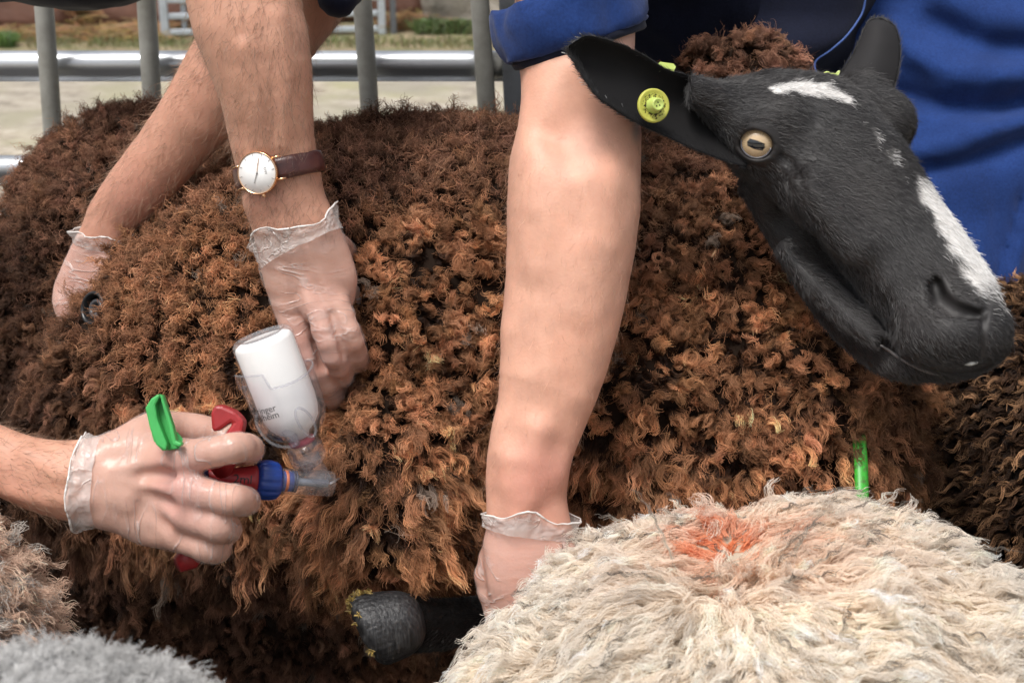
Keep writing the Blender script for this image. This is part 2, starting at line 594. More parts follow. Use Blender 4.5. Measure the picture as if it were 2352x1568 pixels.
# ------------------------------------------------------------------ bales, stone block, straw and grass behind the pen
def bale(u0, u1, v, hgt, dep, label, seed):
    p0, p1 = onZ(u0, v, 0), onZ(u1, v, 0)
    Y = (p0[1] + p1[1]) / 2
    cx, hw = (p0[0] + p1[0]) / 2, (p1[0] - p0[0]) / 2
    c = np.array([cx, Y + dep / 2, hgt / 2])
    f = lambda p: np.linalg.norm(np.maximum(np.abs(p - c.astype(np.float32)) - np.array([hw - .1, dep / 2 - .1, hgt / 2 - .1], np.float32), 0), axis=-1) - 0.1 + 0.018 * vnoise(p, 0.22, seed) + 0.008 * vnoise(p * np.array([1, 1, 3.0]), 0.16, seed + 1)
    V, Q = sdf_mesh(f, c - (hw + .1, dep / 2 + .1, hgt / 2 + .1), c + (hw + .1, dep / 2 + .1, hgt / 2 + .1), 0.035, 3)
    V[:, 2] = np.maximum(V[:, 2], 0.006)
    o = mesh('wrapped_bale', V, Q, M['bale_film'], world=True)
    return props(o, label, 'bale', 'brown wrapped bales across the yard')

bale(-290, 166, 82, 0.95, 0.8, 'brown film-wrapped bale at the far left of the yard', 1)
bale(178, 560, 74, 0.95, 0.8, 'brown film-wrapped bale just left of the pale gate', 5)
bale(640, 984, 56, 0.95, 0.8, 'brown film-wrapped bale between the pale gate and the stone block', 9)
p0, p1 = onZ(984, 72, 0), onZ(1110, 72, 0)
c = np.array([(p0[0] + p1[0]) / 2 + 0.06, p0[1] + 0.2, 0.3])
f = lambda p: np.linalg.norm(np.maximum(np.abs(p - c.astype(np.float32)) - np.array([.20, .13, .27], np.float32), 0), axis=-1) - 0.05 + 0.03 * vnoise(p, 0.12, 2) + 0.012 * vnoise(p, 0.04, 4)
V, Q = sdf_mesh(f, c - 0.45, c + 0.45, 0.02, 3)
V[:, 2] = np.maximum(V[:, 2], 0.006)
props(mesh('stone_block', V, Q, M['stone'], world=True), 'rough pale stone block across the yard with grass at its foot', 'stone block')

def blades(name, n, xy, zr, ln, rad, base, lying, label, cat, sd):
    r = np.random.default_rng(sd)
    ctr = xy(n, r)
    root = thing(name, (ctr[:, 0].mean(), ctr[:, 1].mean(), 0), label, cat, None, 'stuff')
    az = r.random(n) * 6.283
    tilt = r.normal(0, 0.35, n) if not lying else r.uniform(0.9, 1.5, n)
    d = np.stack([np.sin(tilt) * np.cos(az), np.sin(tilt) * np.sin(az), np.abs(np.cos(tilt))], 1)
    l = r.uniform(*ln, n)[:, None, None]
    t = np.linspace(0, 1, 5)[None, :, None]
    P = np.concatenate([ctr, r.uniform(0.004, zr, (n, 1))], 1)[:, None] + d[:, None] * l * t
    P = P + np.stack([np.cos(az), np.sin(az), -0.6 * np.ones(n)], 1)[:, None] * l * 0.35 * t ** 2
    P[..., 2] = np.maximum(P[..., 2], 0.006)
    C = np.array(base)[None, None] * r.uniform(0.55, 1.3, (n, 1, 1)) * np.ones((1, 5, 1)) * (1 + 0.12 * r.normal(size=(n, 1, 3)))
    hair('blade' if not lying else 'stalk', toL(P.reshape(-1, 3)).reshape(n, 5, 3), rad, np.clip(C, 0.01, 0.9), M['straw_fibre'], root)

def strip(u0, u1, v0, v1):
    def f(n, r):
        u = r.uniform(u0, u1, n); v = r.normal((v0 + v1) / 2, abs(v1 - v0) / 3, n)
        return np.array([onZ(a, b, 0)[:2] for a, b in zip(u, v)])
    return f
blades('straw_litter', 2600, strip(-60, 375, 78, 92), 0.02, (0.05, 0.16), 0.0022, (0.40, 0.27, 0.13), True, 'loose yellow straw along the foot of the two left bales', 'straw', 21)
blades('straw_heap', 700, strip(160, 186, 60, 80), 0.20, (0.06, 0.16), 0.0022, (0.42, 0.27, 0.12), True, 'upright wisps of yellow straw in the gap between two brown bales', 'straw', 22)
blades('straw_litter', 900, strip(905, 1000, 60, 70), 0.05, (0.05, 0.14), 0.0022, (0.40, 0.27, 0.13), True, 'loose yellow straw beside the stone block across the yard', 'straw', 23)
blades('grass_tuft', 1300, strip(955, 1080, 76, 82), 0.01, (0.04, 0.10), 0.0022, (0.12, 0.17, 0.06), False, 'green grass tuft at the foot of the stone block', 'grass', 24)
blades('grass_tuft', 600, strip(-40, 34, 104, 112), 0.01, (0.04, 0.09), 0.0022, (0.10, 0.18, 0.04), False, 'green grass tuft at the far left edge below the bale', 'grass', 25)
blades('yard_weeds', 1500, strip(60, 1110, 95, 116), 0.01, (0.015, 0.05), 0.0018, (0.16, 0.17, 0.06), False, 'thin mossy weeds scattered over the yard before the gate', 'weeds', 26)

# ------------------------------------------------------------------ pale gate across the yard
A, B = onZ(381, 90, 0), onZ(878, 81, 0)
dirx = nrm(B - A)
gt = thing('field_gate', ((A[0] + B[0]) / 2, (A[1] + B[1]) / 2, 0), 'pale galvanised tubular gate standing across the yard', 'gate')
up = np.array([0, 0, 1.0])
wdt = np.linalg.norm(B - A)
def gpart(name, c, hx, hy, hz):
    V, F = boxm(c, dirx, np.cross(up, dirx), up, hx, hy, hz, 0.006)
    return mesh(name, V, F, M['gate_zinc'], gt, world=True, smooth=False)
gpart('stile', A + up * 0.58, 0.022, 0.02, 0.575)
gpart('stile', B + up * 0.58, 0.020, 0.02, 0.575)
gpart('inner_stile', A + dirx * 0.10 + up * 0.58 + np.cross(up, dirx) * 0.03, 0.014, 0.012, 0.53)
for k in range(8):
    z = 0.035 + k * 0.083 if k < 6 else 0.035 + 5 * 0.083 + (k - 5) * 0.3
    gpart('rail', A + dirx * wdt / 2 + up * z, wdt / 2 - 0.0225, 0.014, 0.0155)
V, F = boxm(B + dirx * 0.06 + up * 0.6 + np.array([0, 0.02, 0]), dirx, np.cross(up, dirx), up, 0.016, 0.03, 0.6, 0.004)
props(mesh('gate_post', V, F, M['grey_paint'], world=True, smooth=False), 'narrow grey post right beside the pale gate', 'post')

# ------------------------------------------------------------------ metal hurdle right behind the sheep
YF = 1.86
hur = thing('sheep_hurdle', (-0.2, YF, 0), 'metal sheep hurdle with round bars and shiny rails behind the brown sheep', 'hurdle')
def rail(v, r, ridge):
    c = onY(600, v, YF + 0.028)
    x1 = onY(1158, v, YF + 0.028)[0]
    prof = []
    for k in range(28):
        a = k / 28 * 2 * math.pi
        y, z = r * math.cos(a), r * math.sin(a)
        if -2.4 < (a if a < math.pi else a - 2 * math.pi) < -0.75 and ridge:
            z = -r * 0.98 - 0.006; y = y * 0.95
        prof.append((y, z))
    xs = np.linspace(-1.9, x1, 40)
    V = np.array([(x, c[1] + y, c[2] + z) for x in xs for (y, z) in prof]); n = len(prof)
    F = [(i * n + j, i * n + (j + 1) % n, (i + 1) * n + (j + 1) % n, (i + 1) * n + j) for i in range(len(xs) - 1) for j in range(n)]
    F = [tuple(reversed(f)) for f in F] + [tuple(range(n)), tuple(reversed(range((len(xs) - 1) * n, len(xs) * n)))]
    return mesh('rail', V, F, M['aluminium'], hur, world=True)
rail(146, 0.0165, True)
rail(385, 0.0165, True)
def bar(u0, v0, u1, v1, r):
    a, b = onY(u0, v0, YF - 0.012), onY(u1, v1, YF - 0.012)
    d = (b - a) / (a[2] - b[2])
    top, bot = a - d * 0.32, a + d * (a[2] - 0.02)
    V, F = tube([top + (bot - top) * k / 24 for k in range(25)], r, 16)
    return mesh('bar', V, F, M['galvanised'], hur, world=True)
for a_ in ((100, 0, 122, 310), (336, 0, 348, 205), (832, 0, 850, 260), (1102, 0, 1122, 305)):
    bar(*a_, 0.0122)
bar(-380, 0, -350, 310, 0.0122); bar(-140, 0, -112, 310, 0.0122)
a, b = onY(1172, 0, YF), onY(1186, 305, YF)
d = (b - a) / (a[2] - b[2])
top, bot = a - d * 0.3, a + d * (a[2] - 0.01)
V, F = boxm((top + bot) / 2, (1, 0, 0), (0, 1, 0), top - bot, 0.0145, 0.0145, np.linalg.norm(top - bot) / 2, 0.003)
mesh('end_post', V, F, M['grey_paint'], hur, world=True, smooth=False)
wc = onY(1146, 152, YF + 0.012)
V, F = lathe([(-.006, .004), (-.005, .0125), (0, .0155), (.006, .0165), (.012, .0165)], wc, (-1, 0, 0), n=20)
V += 0.0015 * vnoise(V, 0.006, 3)[:, None]
mesh('weld', V, F, M['galvanised'], hur, world=True)
# ------------------------------------------------------------------ the brown sheep's body and its wool
def body_sdf(p):
    d = s_ell(p, L(960, 838, 1.40), (0.335, 0.230, 0.262))
    d = smin(d, s_ell(p, L(885, 1075, 1.215), (0.070, 0.095, 0.115)), 0.03)              # fold of wool the needle goes into
    d = smin(d, s_ell(p, L(545, 880, 1.39), (0.158, 0.168, 0.19)), 0.03)
    d = smin(d, s_ell(p, L(345, 1000, 1.39), (0.105, 0.095, 0.14)), 0.03)                 # flank before the reaching hand
    d = smin(d, s_ell(p, L(378, 722, 1.60), (0.185, 0.226, 0.20)), 0.012)                # rump behind it
    d = smin(d, s_ell(p, L(1560, 930, 1.37), (0.225, 0.24, 0.215)), 0.06)                # shoulder
    d = smin(d, s_cap(p, L(1620, 820, 1.36), L(1760, 500, 1.33), 0.14, 0.085), 0.05)     # neck
    d = smin(d, s_ell(p, L(1840, 960, 1.28), (0.09, 0.13, 0.11)), 0.05)                  # brisket
    d = smax(d, -s_ell(p, L(705, 1000, 1.13), (0.040, 0.060, 0.07)), 0.02)              # parted wool at the needle
    d = smin(d, s_ell(p, L(1700, 180, 1.30), (0.052, 0.022, 0.03)), 0.01)                # topknot
    d = smin(d, s_ball(p, L(1535, 425, 1.36), 0.058), 0.03)
    d = smin(d, s_ell(p, L(520, 1330, 1.58), (0.36, 0.145, 0.125)), 0.02)                # belly, set back under the flank
    d = smin(d, s_ell(p, L(1250, 1330, 1.55), (0.22, 0.13, 0.125)), 0.02)
    n = 0.012 * vnoise(p, 0.07, 1) + 0.007 * vnoise(p, 0.028, 2)
    return d + n
def sheep_all(p):
    d = body_sdf(p)
    for a, b in SHEEP_LEGS:
        d = smin(d, s_cap(p, a, b, 0.04, 0.022), 0.03)
    return d
def leg_from(u, v, dd):
    a = L(u, v, dd); w = W(a); w[2] = 0.02
    return a, toL(w)
SHEEP_LEGS = [leg_from(330, 1150, 1.52), leg_from(250, 1120, 1.62), leg_from(1560, 1180, 1.50)]
sheep = thing('sheep', (-0.05, 1.35, 0.0), 'brown curly-woolled sheep with black face and white blaze, held by several arms', 'sheep')
lo, hi = LL([(-520, 1400, 1.35), (2150, 200, 1.35)]).min(0), LL([(-520, 1400, 1.35), (2150, 200, 1.35)]).max(0)
SV, SQ = sdf_mesh(sheep_all, (lo[0], -0.85, -1.95), (hi[0] + 0.02, 0.30, -1.05), 0.009, 4)
sn = vnormals(SV, SQ)
mesh('body', SV, SQ, M['fleece_skin'], sheep, cols=np.tile([0.020, 0.012, 0.008], (len(SV), 1)))

# obstacles that wool must not grow through: filled by the limbs and tools built later
OBST = []

def grow(name, parent, V, Q, n, spacing, par, seed, facing=-0.25, S=26, T=9, keep=None, mat='wool_fibre', clear=0.004, kids=1, spread=0.004):
    """locks of wool over a surface; par(u, v, p, n, rand) gives the lock's look region by region."""
    wgt = lambda c, nn: ((nn * nrm(-c)).sum(-1) > facing) * (np.abs(PX(c)[0] - 1176) < 1420) * (np.abs(PX(c)[1] - 784) < 1050)
    p, nn = sample(V, Q, n, wgt)
    m = thin(p, spacing)
    p, nn = p[m], nn[m]
    u, v = PX(p)
    if keep is not None:
        k = keep(u, v, p); p, nn, u, v = p[k], nn[k], u[k], v[k]
    r = np.random.default_rng(seed)
    q = par(u, v, p, nn, r)
    d = nrm(q['dir'])
    for f in OBST:
        bad = np.zeros(len(p), bool)
        for t in (0.35, 0.7, 1.0):
            tip = p + d * q['len'][:, None] * t + DOWN * (q['len'] * q.get('droop', 0.3) * t * t)[:, None]
            bad |= f(tip.astype(np.float32)) < clear
        k = ~bad
        p, d, nn = p[k], d[k], nn[k]
        q = {a: (b[k] if isinstance(b, np.ndarray) and len(b) == len(k) else b) for a, b in q.items()}
    if kids > 1:                                           # each tuft is a handful of smaller locks lying together
        N0 = len(p); k = np.repeat(np.arange(N0), kids)
        e1, e2 = frame(d)
        o1, o2 = r.normal(size=(len(k), 1)), r.normal(size=(len(k), 1))
        nn = nn[k]
        p = p[k] + spread * (o1 * e1[k] + o2 * e2[k])
        d = nrm(d[k] - 0.10 * (o1 * e1[k] + o2 * e2[k]) + 0.16 * r.normal(size=(len(k), 3)))
        q = {a: (b[k] if isinstance(b, np.ndarray) and len(b) == N0 else b) for a, b in q.items()}
        q['len'] = q['len'] * np.exp(r.normal(0, .15, len(k)))
        q['tip'] = q['tip'] * np.exp(r.normal(0, .16, (len(k), 1)))
    dr = q.get('droop', 0.3)
    dr = dr[:, None, None] if isinstance(dr, np.ndarray) else dr
    P, li, tt = locks(p, d, q['len'], q['R'], S, T, q['amp'], q['wl'], dr, q.get('taper', 0.45), q.get('frizz', 0.0012), q.get('crimp', 0.0006), q.get('crimp_wl', 0.006), q.get('lenvar', 0.4), seed, nn * q['tuck'] if 'tuck' in q else None)
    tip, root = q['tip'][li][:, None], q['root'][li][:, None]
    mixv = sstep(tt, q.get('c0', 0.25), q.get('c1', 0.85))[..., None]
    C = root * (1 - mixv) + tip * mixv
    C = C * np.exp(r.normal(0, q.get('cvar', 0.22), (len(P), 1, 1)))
    R = q['rad'] * (1 - 0.55 * tt)
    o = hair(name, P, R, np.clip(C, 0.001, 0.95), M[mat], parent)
    return len(P)

def brown_tone(u, v, p, r, var):
    N = len(u)
    big = vnoise(p, 0.09, 11); mid = vnoise(p, 0.03, 12)
    warm = sstep(v, 300, 760) * (1 - 0.7 * sstep(v, 1260, 1440)) * sstep(u, -50, 500)          # weathered, sun-bleached tips on the flank; duller low down as painted belly shade
    warm = warm * (1 - 0.9 * sstep(v, 1080, 1240) * (1 - sstep(u, 640, 840)))  # lower left wool dulled further, in place of the shade there
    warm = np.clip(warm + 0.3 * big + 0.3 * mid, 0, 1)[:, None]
    dark = np.clip(0.9 * sstep(-u, -330, -40) * sstep(v, 380, 620) + 0.5 * sstep(v, 1150, 1280) * (1 - sstep(u, 640, 840)) + 0.75 * sstep(u, 1880, 2050) * sstep(v, 700, 800), 0, 1)[:, None]  # belly shade put into the wool colour; rear left and brisket also darker
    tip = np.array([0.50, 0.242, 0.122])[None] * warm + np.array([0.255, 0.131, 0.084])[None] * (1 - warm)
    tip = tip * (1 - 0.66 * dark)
    tip = tip * np.exp(r.normal(0, var, (N, 1))) * (1 + r.normal(0, 0.022, (N, 3)))
    grey = (r.random(N) < 0.01 + 0.02 * sstep(v, 1000, 1300))[:, None]
    return np.where(grey, tip.mean(1, keepdims=True) * np.array([[1.12, 0.86, 0.68]]), tip)
def back_zone(u, v, p):
    return ~((v < 260) & (u > 1480) & (p[:, 2] > -1.36)) & (v + 90 * vnoise(p, 0.05, 17) < np.interp(u, [0, 150, 350, 620, 760, 900, 1200, 1500, 1900], [560, 850, 900, 830, 640, 560, 500, 450, 380]))
def brown_back(u, v, p, n, r):
    N = len(u)
    tuft = np.stack([vnoise(p, 0.020, 14), vnoise(p, 0.020, 15), vnoise(p, 0.020, 16)], 1)
    return dict(dir=n + 1.0 * tuft + 0.4 * r.normal(size=(N, 3)), len=0.019 * np.exp(r.normal(0, .25, N)), R=0.0036 * np.exp(r.normal(0, .25, N)), amp=0.0022 * np.ones(N), wl=0.010 + 0.008 * r.random(N), droop=0.1,
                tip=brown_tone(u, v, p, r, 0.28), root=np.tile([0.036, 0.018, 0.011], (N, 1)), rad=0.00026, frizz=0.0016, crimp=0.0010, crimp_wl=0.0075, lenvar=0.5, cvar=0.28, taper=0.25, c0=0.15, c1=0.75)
def brown_tuft(u, v, p, n, r):
    N = len(u)
    low = sstep(v, 820, 1180)
    ln = (0.0195 + 0.008 * low) * np.exp(r.normal(0, 0.25, N))
    ln = ln * (1 - 0.45 * sstep(v, 1180, 1330))
    tuft = np.stack([vnoise(p, 0.035, 14), vnoise(p, 0.035, 15), vnoise(p, 0.035, 16)], 1)
    d = n + 0.9 * tuft + 0.30 * r.normal(size=(N, 3)) + (0.15 + 0.75 * low)[:, None] * DOWN
    return dict(dir=d, len=ln, R=(0.0026 + 0.0006 * low) * np.exp(r.normal(0, 0.25, N)), amp=0.0031 * np.exp(r.normal(0, .3, N)), wl=0.011 + 0.008 * r.random(N), droop=0.10 + 0.35 * low,
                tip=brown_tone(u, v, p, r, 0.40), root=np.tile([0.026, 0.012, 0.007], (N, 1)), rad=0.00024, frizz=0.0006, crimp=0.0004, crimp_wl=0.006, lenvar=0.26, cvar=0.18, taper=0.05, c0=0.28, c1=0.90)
def brown_fuzz(u, v, p, n, r):
    q = brown_tuft(u, v, p, n, r)
    N = len(u)
    q['R'] = 0.004 * np.ones(N); q['len'] = q['len'] * 1.1; q['rad'] = 0.00012; q['frizz'] = 0.0024; q['taper'] = -0.4; q['crimp'] = 0.0012; q['crimp_wl'] = 0.008
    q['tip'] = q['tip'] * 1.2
    return q
# ------------------------------------------------------------------ limbs: sections measured as (u, v, half width in px, distance, depth ratio)
def limb(rows, n):
    R = spline(np.array(rows, float), n)
    pts = np.array([L(r[0], r[1], r[3]) for r in R])
    w = R[:, 2] * K * R[:, 3]
    return pts, w, w * R[:, 4]

def fing(rows, n=7):
    """finger: (u, v, d, radius px)."""
    R = spline(np.array(rows, float), n)
    return np.array([L(r[0], r[1], r[2]) for r in R]), R[:, 3] * K * R[:, 2]

def grad(f, p, h=0.0015):
    p = np.asarray(p, np.float32).reshape(-1, 3)
    g = np.zeros_like(p)
    for k in range(3):
        e = np.zeros(3, np.float32); e[k] = h
        g[:, k] = f(p + e) - f(p - e)
    return nrm(g)

def hit(f, u, v, d0, d1, n=400):
    ds = np.linspace(d0, d1, n)
    P = np.array([L(u, v, d) for d in ds], np.float32)
    s = f(P)
    k = np.argmax(s < 0) if (s < 0).any() else n - 1
    return P[k].astype(float), grad(f, P[k])[0].astype(float)

def ring(f, c, axis, n=72, r1=0.11, ref=(0, 0, 1), skew=0.0):
    """surface points of f round the line c/axis; angle 0 faces the camera."""
    axis = nrm(axis)
    e1 = nrm(np.array(ref, float) - (np.array(ref) @ axis) * axis)
    e2 = np.cross(axis, e1)
    a = np.arange(n) * 2 * math.pi / n
    D = np.cos(a)[:, None] * e1 + np.sin(a)[:, None] * e2
    rs = np.linspace(0.004, r1, 160)
    P = np.asarray(c) + D[:, None] * rs[None, :, None]
    s = f(P.reshape(-1, 3).astype(np.float32)).reshape(n, -1)
    k = np.argmax(s > 0, 1)
    r = rs[k]
    r = (np.roll(r, 1) + 2 * r + np.roll(r, -1)) / 4
    return np.asarray(c) + D * r[:, None], D, r

SKIN = np.array([0.47, 0.255, 0.175])
def skin_cols(V, tone, red, stain=()):
    """skin tone with mottling; red = [(point, radius, strength)] flushes knuckles and bony places."""
    c = np.tile(tone, (len(V), 1)).astype(float)
    m = vnoise(V, 0.03, 5) * 0.5 + vnoise(V, 0.011, 6) * 0.35
    c *= (1 + 0.09 * m)[:, None] * np.array([1.0, 1.0, 1.0])
    c[:, 1] *= 1 - 0.06 * np.clip(m, 0, 1); c[:, 2] *= 1 - 0.08 * np.clip(m, 0, 1)
    for p, r, s in red:
        w = s * np.exp(-((V - p) ** 2).sum(1) / (r * r))
        c = c * (1 - w[:, None]) + np.array([0.50, 0.185, 0.15]) * w[:, None]
    for p, r, s in stain:
        w = s * np.exp(-(((V - p) / r) ** 2).sum(1))
        c = c * (1 - w[:, None]) + np.array([0.20, 0.235, 0.25]) * w[:, None]
    # small freckles
    r_ = np.random.default_rng(len(V))
    for k in range(14):
        i = r_.integers(len(V))
        w = 0.45 * r_.random() * np.exp(-((V - V[i]) ** 2).sum(1) / (0.0011 ** 2))
        c = c * (1 - w[:, None]) + np.array([0.22, 0.09, 0.06]) * w[:, None]
    return c

m, nt, bs = nodes_of('skin')
at = nt.nodes.new('ShaderNodeAttribute'); at.attribute_name = 'col'
nz = noise_node(nt, 260.0, 3, 0.6); nz2 = noise_node(nt, 45.0, 4, 0.6)
rm = ramp(nt, nz2.outputs[0], [(0.35, (0.92, 0.90, 0.90)), (0.65, (1.06, 1.05, 1.05))])
nt.links.new(mixc(nt, 1.0, at.outputs['Color'], rm.outputs[0], 'MULTIPLY'), bs.inputs['Base Color'])
bs.inputs['Roughness'].default_value = 0.52
bs.inputs['Specular IOR Level'].default_value = 0.38
bs.inputs['Subsurface Weight'].default_value = 0.22
bs.inputs['Subsurface Radius'].default_value = (0.9, 0.35, 0.2)
bs.inputs['Subsurface Scale'].default_value = 0.006
vz = nt.nodes.new('ShaderNodeTexVoronoi'); vz.inputs['Scale'].default_value = 480.0
tcx = nt.nodes.new('ShaderNodeTexCoord'); nt.links.new(tcx.outputs['Object'], vz.inputs['Vector'])
add = nt.nodes.new('ShaderNodeMath'); add.operation = 'ADD'
nt.links.new(nz.outputs[0], add.inputs[0]); nt.links.new(vz.outputs['Distance'], add.inputs[1])
bump(nt, bs, add.outputs[0], 0.20, 0.0006)
M['skin'] = m

def film(name, clear, tint, rough, stretch, crease=0.5, scale=60.0):
    """thin see-through vinyl: part of the light passes straight on, the rest meets a glossy milky film; creases are doubled film."""
    m, nt, bs = nodes_of(name)
    out = nt.nodes['Material Output']
    bs.inputs['Base Color'].default_value = (*tint, 1)
    bs.inputs['Roughness'].default_value = rough
    bs.inputs['Specular IOR Level'].default_value = 0.8
    tr = nt.nodes.new('ShaderNodeBsdfTransparent'); tr.inputs[0].default_value = (0.99, 0.975, 0.97, 1)
    mx = nt.nodes.new('ShaderNodeMixShader')
    n = noise_node(nt, scale, 2, 0.5, stretch=stretch, dist=1.2)
    n3 = noise_node(nt, scale * .35, 3, 0.5)
    line = ramp(nt, n.outputs[0], [(0.455, (0, 0, 0)), (0.50, (1, 1, 1)), (0.545, (0, 0, 0))])
    patch = ramp(nt, n3.outputs[0], [(0.42, (0, 0, 0)), (0.62, (1, 1, 1))])
    mul = nt.nodes.new('ShaderNodeMath'); mul.operation = 'MULTIPLY'
    nt.links.new(line.outputs[0], mul.inputs[0]); nt.links.new(patch.outputs[0], mul.inputs[1])
    mr = nt.nodes.new('ShaderNodeMapRange'); mr.inputs[3].default_value = clear; mr.inputs[4].default_value = max(0.05, clear - crease)
    nt.links.new(mul.outputs[0], mr.inputs[0])
    nt.links.new(mr.outputs[0], mx.inputs[0])
    nt.links.new(bs.outputs[0], mx.inputs[1]); nt.links.new(tr.outputs[0], mx.inputs[2])
    nt.links.new(mx.outputs[0], out.inputs[0])
    n2 = noise_node(nt, scale * 1.5, 3, 0.6, stretch=stretch, dist=0.8)
    ad = nt.nodes.new('ShaderNodeMath'); ad.operation = 'ADD'
    nt.links.new(n2.outputs[0], ad.inputs[0]); nt.links.new(mul.outputs[0], ad.inputs[1])
    bump(nt, bs, ad.outputs[0], 0.8, 0.0016)
    return m
M['glove_h'] = film('glove_vinyl_level', 0.80, (0.80, 0.72, 0.69), 0.22, (0.30, 0.4, 1.0), 0.34)
M['glove_v'] = film('glove_vinyl_upright', 0.80, (0.80, 0.72, 0.69), 0.22, (1.0, 0.5, 0.22), 0.30)
M['glove_cuff'] = film('glove_cuff_vinyl', 0.62, (0.80, 0.76, 0.73), 0.25, (0.6, 0.6, 0.6), 0.35, 110.0)
M['glove_rim'] = pmat('glove_rim', (0.72, 0.69, 0.66), 0.3, spec=0.7)

def glove(parent, f, AV, AQ, cut_p, cut_n, wr, wave, flare, cuff_len, seed, back=0.010, mat='glove_h'):
    """glove: an outer skin over the hand (cut_n points to the fingers), a loose crumpled cuff and its rolled rim."""
    cut_n = nrm(cut_n)
    N = vnormals(AV, AQ)
    side = ((AV[AQ].mean(1) - cut_p) @ cut_n) > 0
    Q = AQ[side]
    used = np.unique(Q); mp = -np.ones(len(AV), int); mp[used] = np.arange(len(used))
    V = AV[used] + N[used] * (0.0005 + np.maximum(wr(AV[used].astype(np.float32)), -0.0003))[:, None]
    gl = mesh('glove', V, mp[Q], M[mat], parent)
    n = 120
    P, D, r = ring(f, cut_p, -cut_n, n)
    a = np.arange(n) * 2 * math.pi / n
    rr = np.random.default_rng(seed)
    wv = sum(wave / (k ** 0.6) * np.sin(k * a + rr.random() * 6.283) for k in (1, 2, 3, 5))
    rows = []
    m = 12
    for i in range(m):
        t = i / (m - 1)
        cr = vnoise(np.stack([np.cos(a) * 3.2, np.sin(a) * 3.2, np.full(n, t * 2.4 + seed)], 1), 0.8, seed) * 0.0026 + vnoise(np.stack([np.cos(a) * 3.2, np.sin(a) * 3.2, np.full(n, t * 4 + seed)], 1), 0.25, seed + 3) * 0.0012
        off = 0.0016 + flare * t ** 1.2 * (0.55 + 0.45 * np.sin(a * 1 + seed)) + (0.25 + 0.9 * t) * np.maximum(cr, -0.0014)
        along = -back + (back + cuff_len + wv) * t - 0.25 * cr
        rows.append(P + D * off[:, None] - cut_n * along[:, None])
    Vc = np.concatenate(rows)
    Fc = [(i * n + j, i * n + (j + 1) % n, (i + 1) * n + (j + 1) % n, (i + 1) * n + j) for i in range(m - 1) for j in range(n)]
    cf = mesh('cuff', Vc, Fc, M['glove_cuff'], gl)
    path = np.concatenate([rows[-1], rows[-1][:1]])
    Vr, Fr = tube(path, 0.00065 + 0.0002 * np.sin(np.linspace(0, 40, n + 1)), 8, cap=False)
    mesh('rim', Vr, Fr, M['glove_rim'], gl)
    return gl

def arm_hair(parent, V, Q, n, ln, flow, seed, keep=None, rad=0.00010, tone=(0.23, 0.135, 0.08)):
    p, nn = sample(V, Q, n, lambda c, k: ((k * nrm(-c)).sum(-1) > -0.35) * (np.abs(PX(c)[0] - 1176) < 1250) * (np.abs(PX(c)[1] - 784) < 850))
    if keep is not None:
        k = keep(p); p, nn = p[k], nn[k]
    r = np.random.default_rng(seed)
    M_ = len(p)
    d = nrm(nrm(flow) + 0.45 * nn + 0.35 * r.normal(size=(M_, 3)))
    l = (ln * np.exp(r.normal(0, 0.3, M_)))[:, None, None]
    t = np.linspace(0, 1, 6)[None, :, None]
    P = p[:, None] + d[:, None] * l * t + r.normal(size=(M_, 1, 3)) * l * 0.25 * t ** 2 - nn[:, None] * l * 0.22 * t ** 2
    C = np.array(tone) * np.exp(r.normal(0, 0.3, (M_, 1, 1))) * np.ones((1, 6, 1))
    return hair('arm_hair', P, rad * (1 - 0.7 * t[..., 0]), C, M['skin_fibre'], parent)

# ---- the arm that reaches straight down (its owner wears blue and stands behind the sheep's head)
bA = limb([(1345, -330, 150, 1.22, .95), (1330, -120, 145, 1.15, .95), (1322, 60, 139, 1.11, .92), (1327, 190, 131, 1.09, .88), (1331, 290, 141, 1.08, .85), (1320, 400, 152, 1.08, .82), (1315, 520, 151, 1.08, .80),
           (1303, 640, 142, 1.08, .80), (1283, 760, 133, 1.08, .80), (1262, 880, 117, 1.08, .78), (1240, 960, 104, 1.08, .74), (1217, 1040, 97, 1.08, .70), (1208, 1100, 93, 1.08, .66),
           (1210, 1160, 93, 1.08, .62), (1216, 1230, 100, 1.08, .52), (1226, 1320, 108, 1.08, .42), (1240, 1400, 104, 1.09, .34)], 24)
bF = [fing([(1170, 1390, 1.09, 34), (1150, 1450, 1.10, 33), (1130, 1500, 1.13, 30), (1110, 1520, 1.17, 26)]),
      fing([(1215, 1410, 1.08, 35), (1205, 1490, 1.09, 34), (1180, 1540, 1.13, 30), (1160, 1550, 1.17, 26)]),
      fing([(1260, 1410, 1.08, 35), (1265, 1490, 1.09, 34), (1245, 1545, 1.13, 30), (1220, 1550, 1.17, 26)]),
      fing([(1300, 1390, 1.09, 32), (1315, 1460, 1.10, 30), (1305, 1505, 1.13, 27), (1285, 1515, 1.16, 24)]),
      fing([(1150, 1250, 1.09, 36), (1125, 1320, 1.10, 35), (1140, 1390, 1.105, 31), (1160, 1420, 1.12, 27)])]
def arm_b_base(p):
    d = s_loft(p, *bA)
    for pts, r in bF:
        d = smin(d, s_chain(p, pts, r), 0.010)
    return d
def arm_b(p):
    d = arm_b_base(p)
    d = smin(d, s_ball(p, bW, 0.0135), 0.015)                                             # wrist bone
    for t, r in bT: d = smin(d, s_chain(p, t, r), 0.016)
    d = smax(d, -s_cap(p, bE[0], bE[1], 0.008, 0.010), 0.040)                             # crook of the elbow
    return d + 0.0008 * vnoise(p, 0.018, 8)

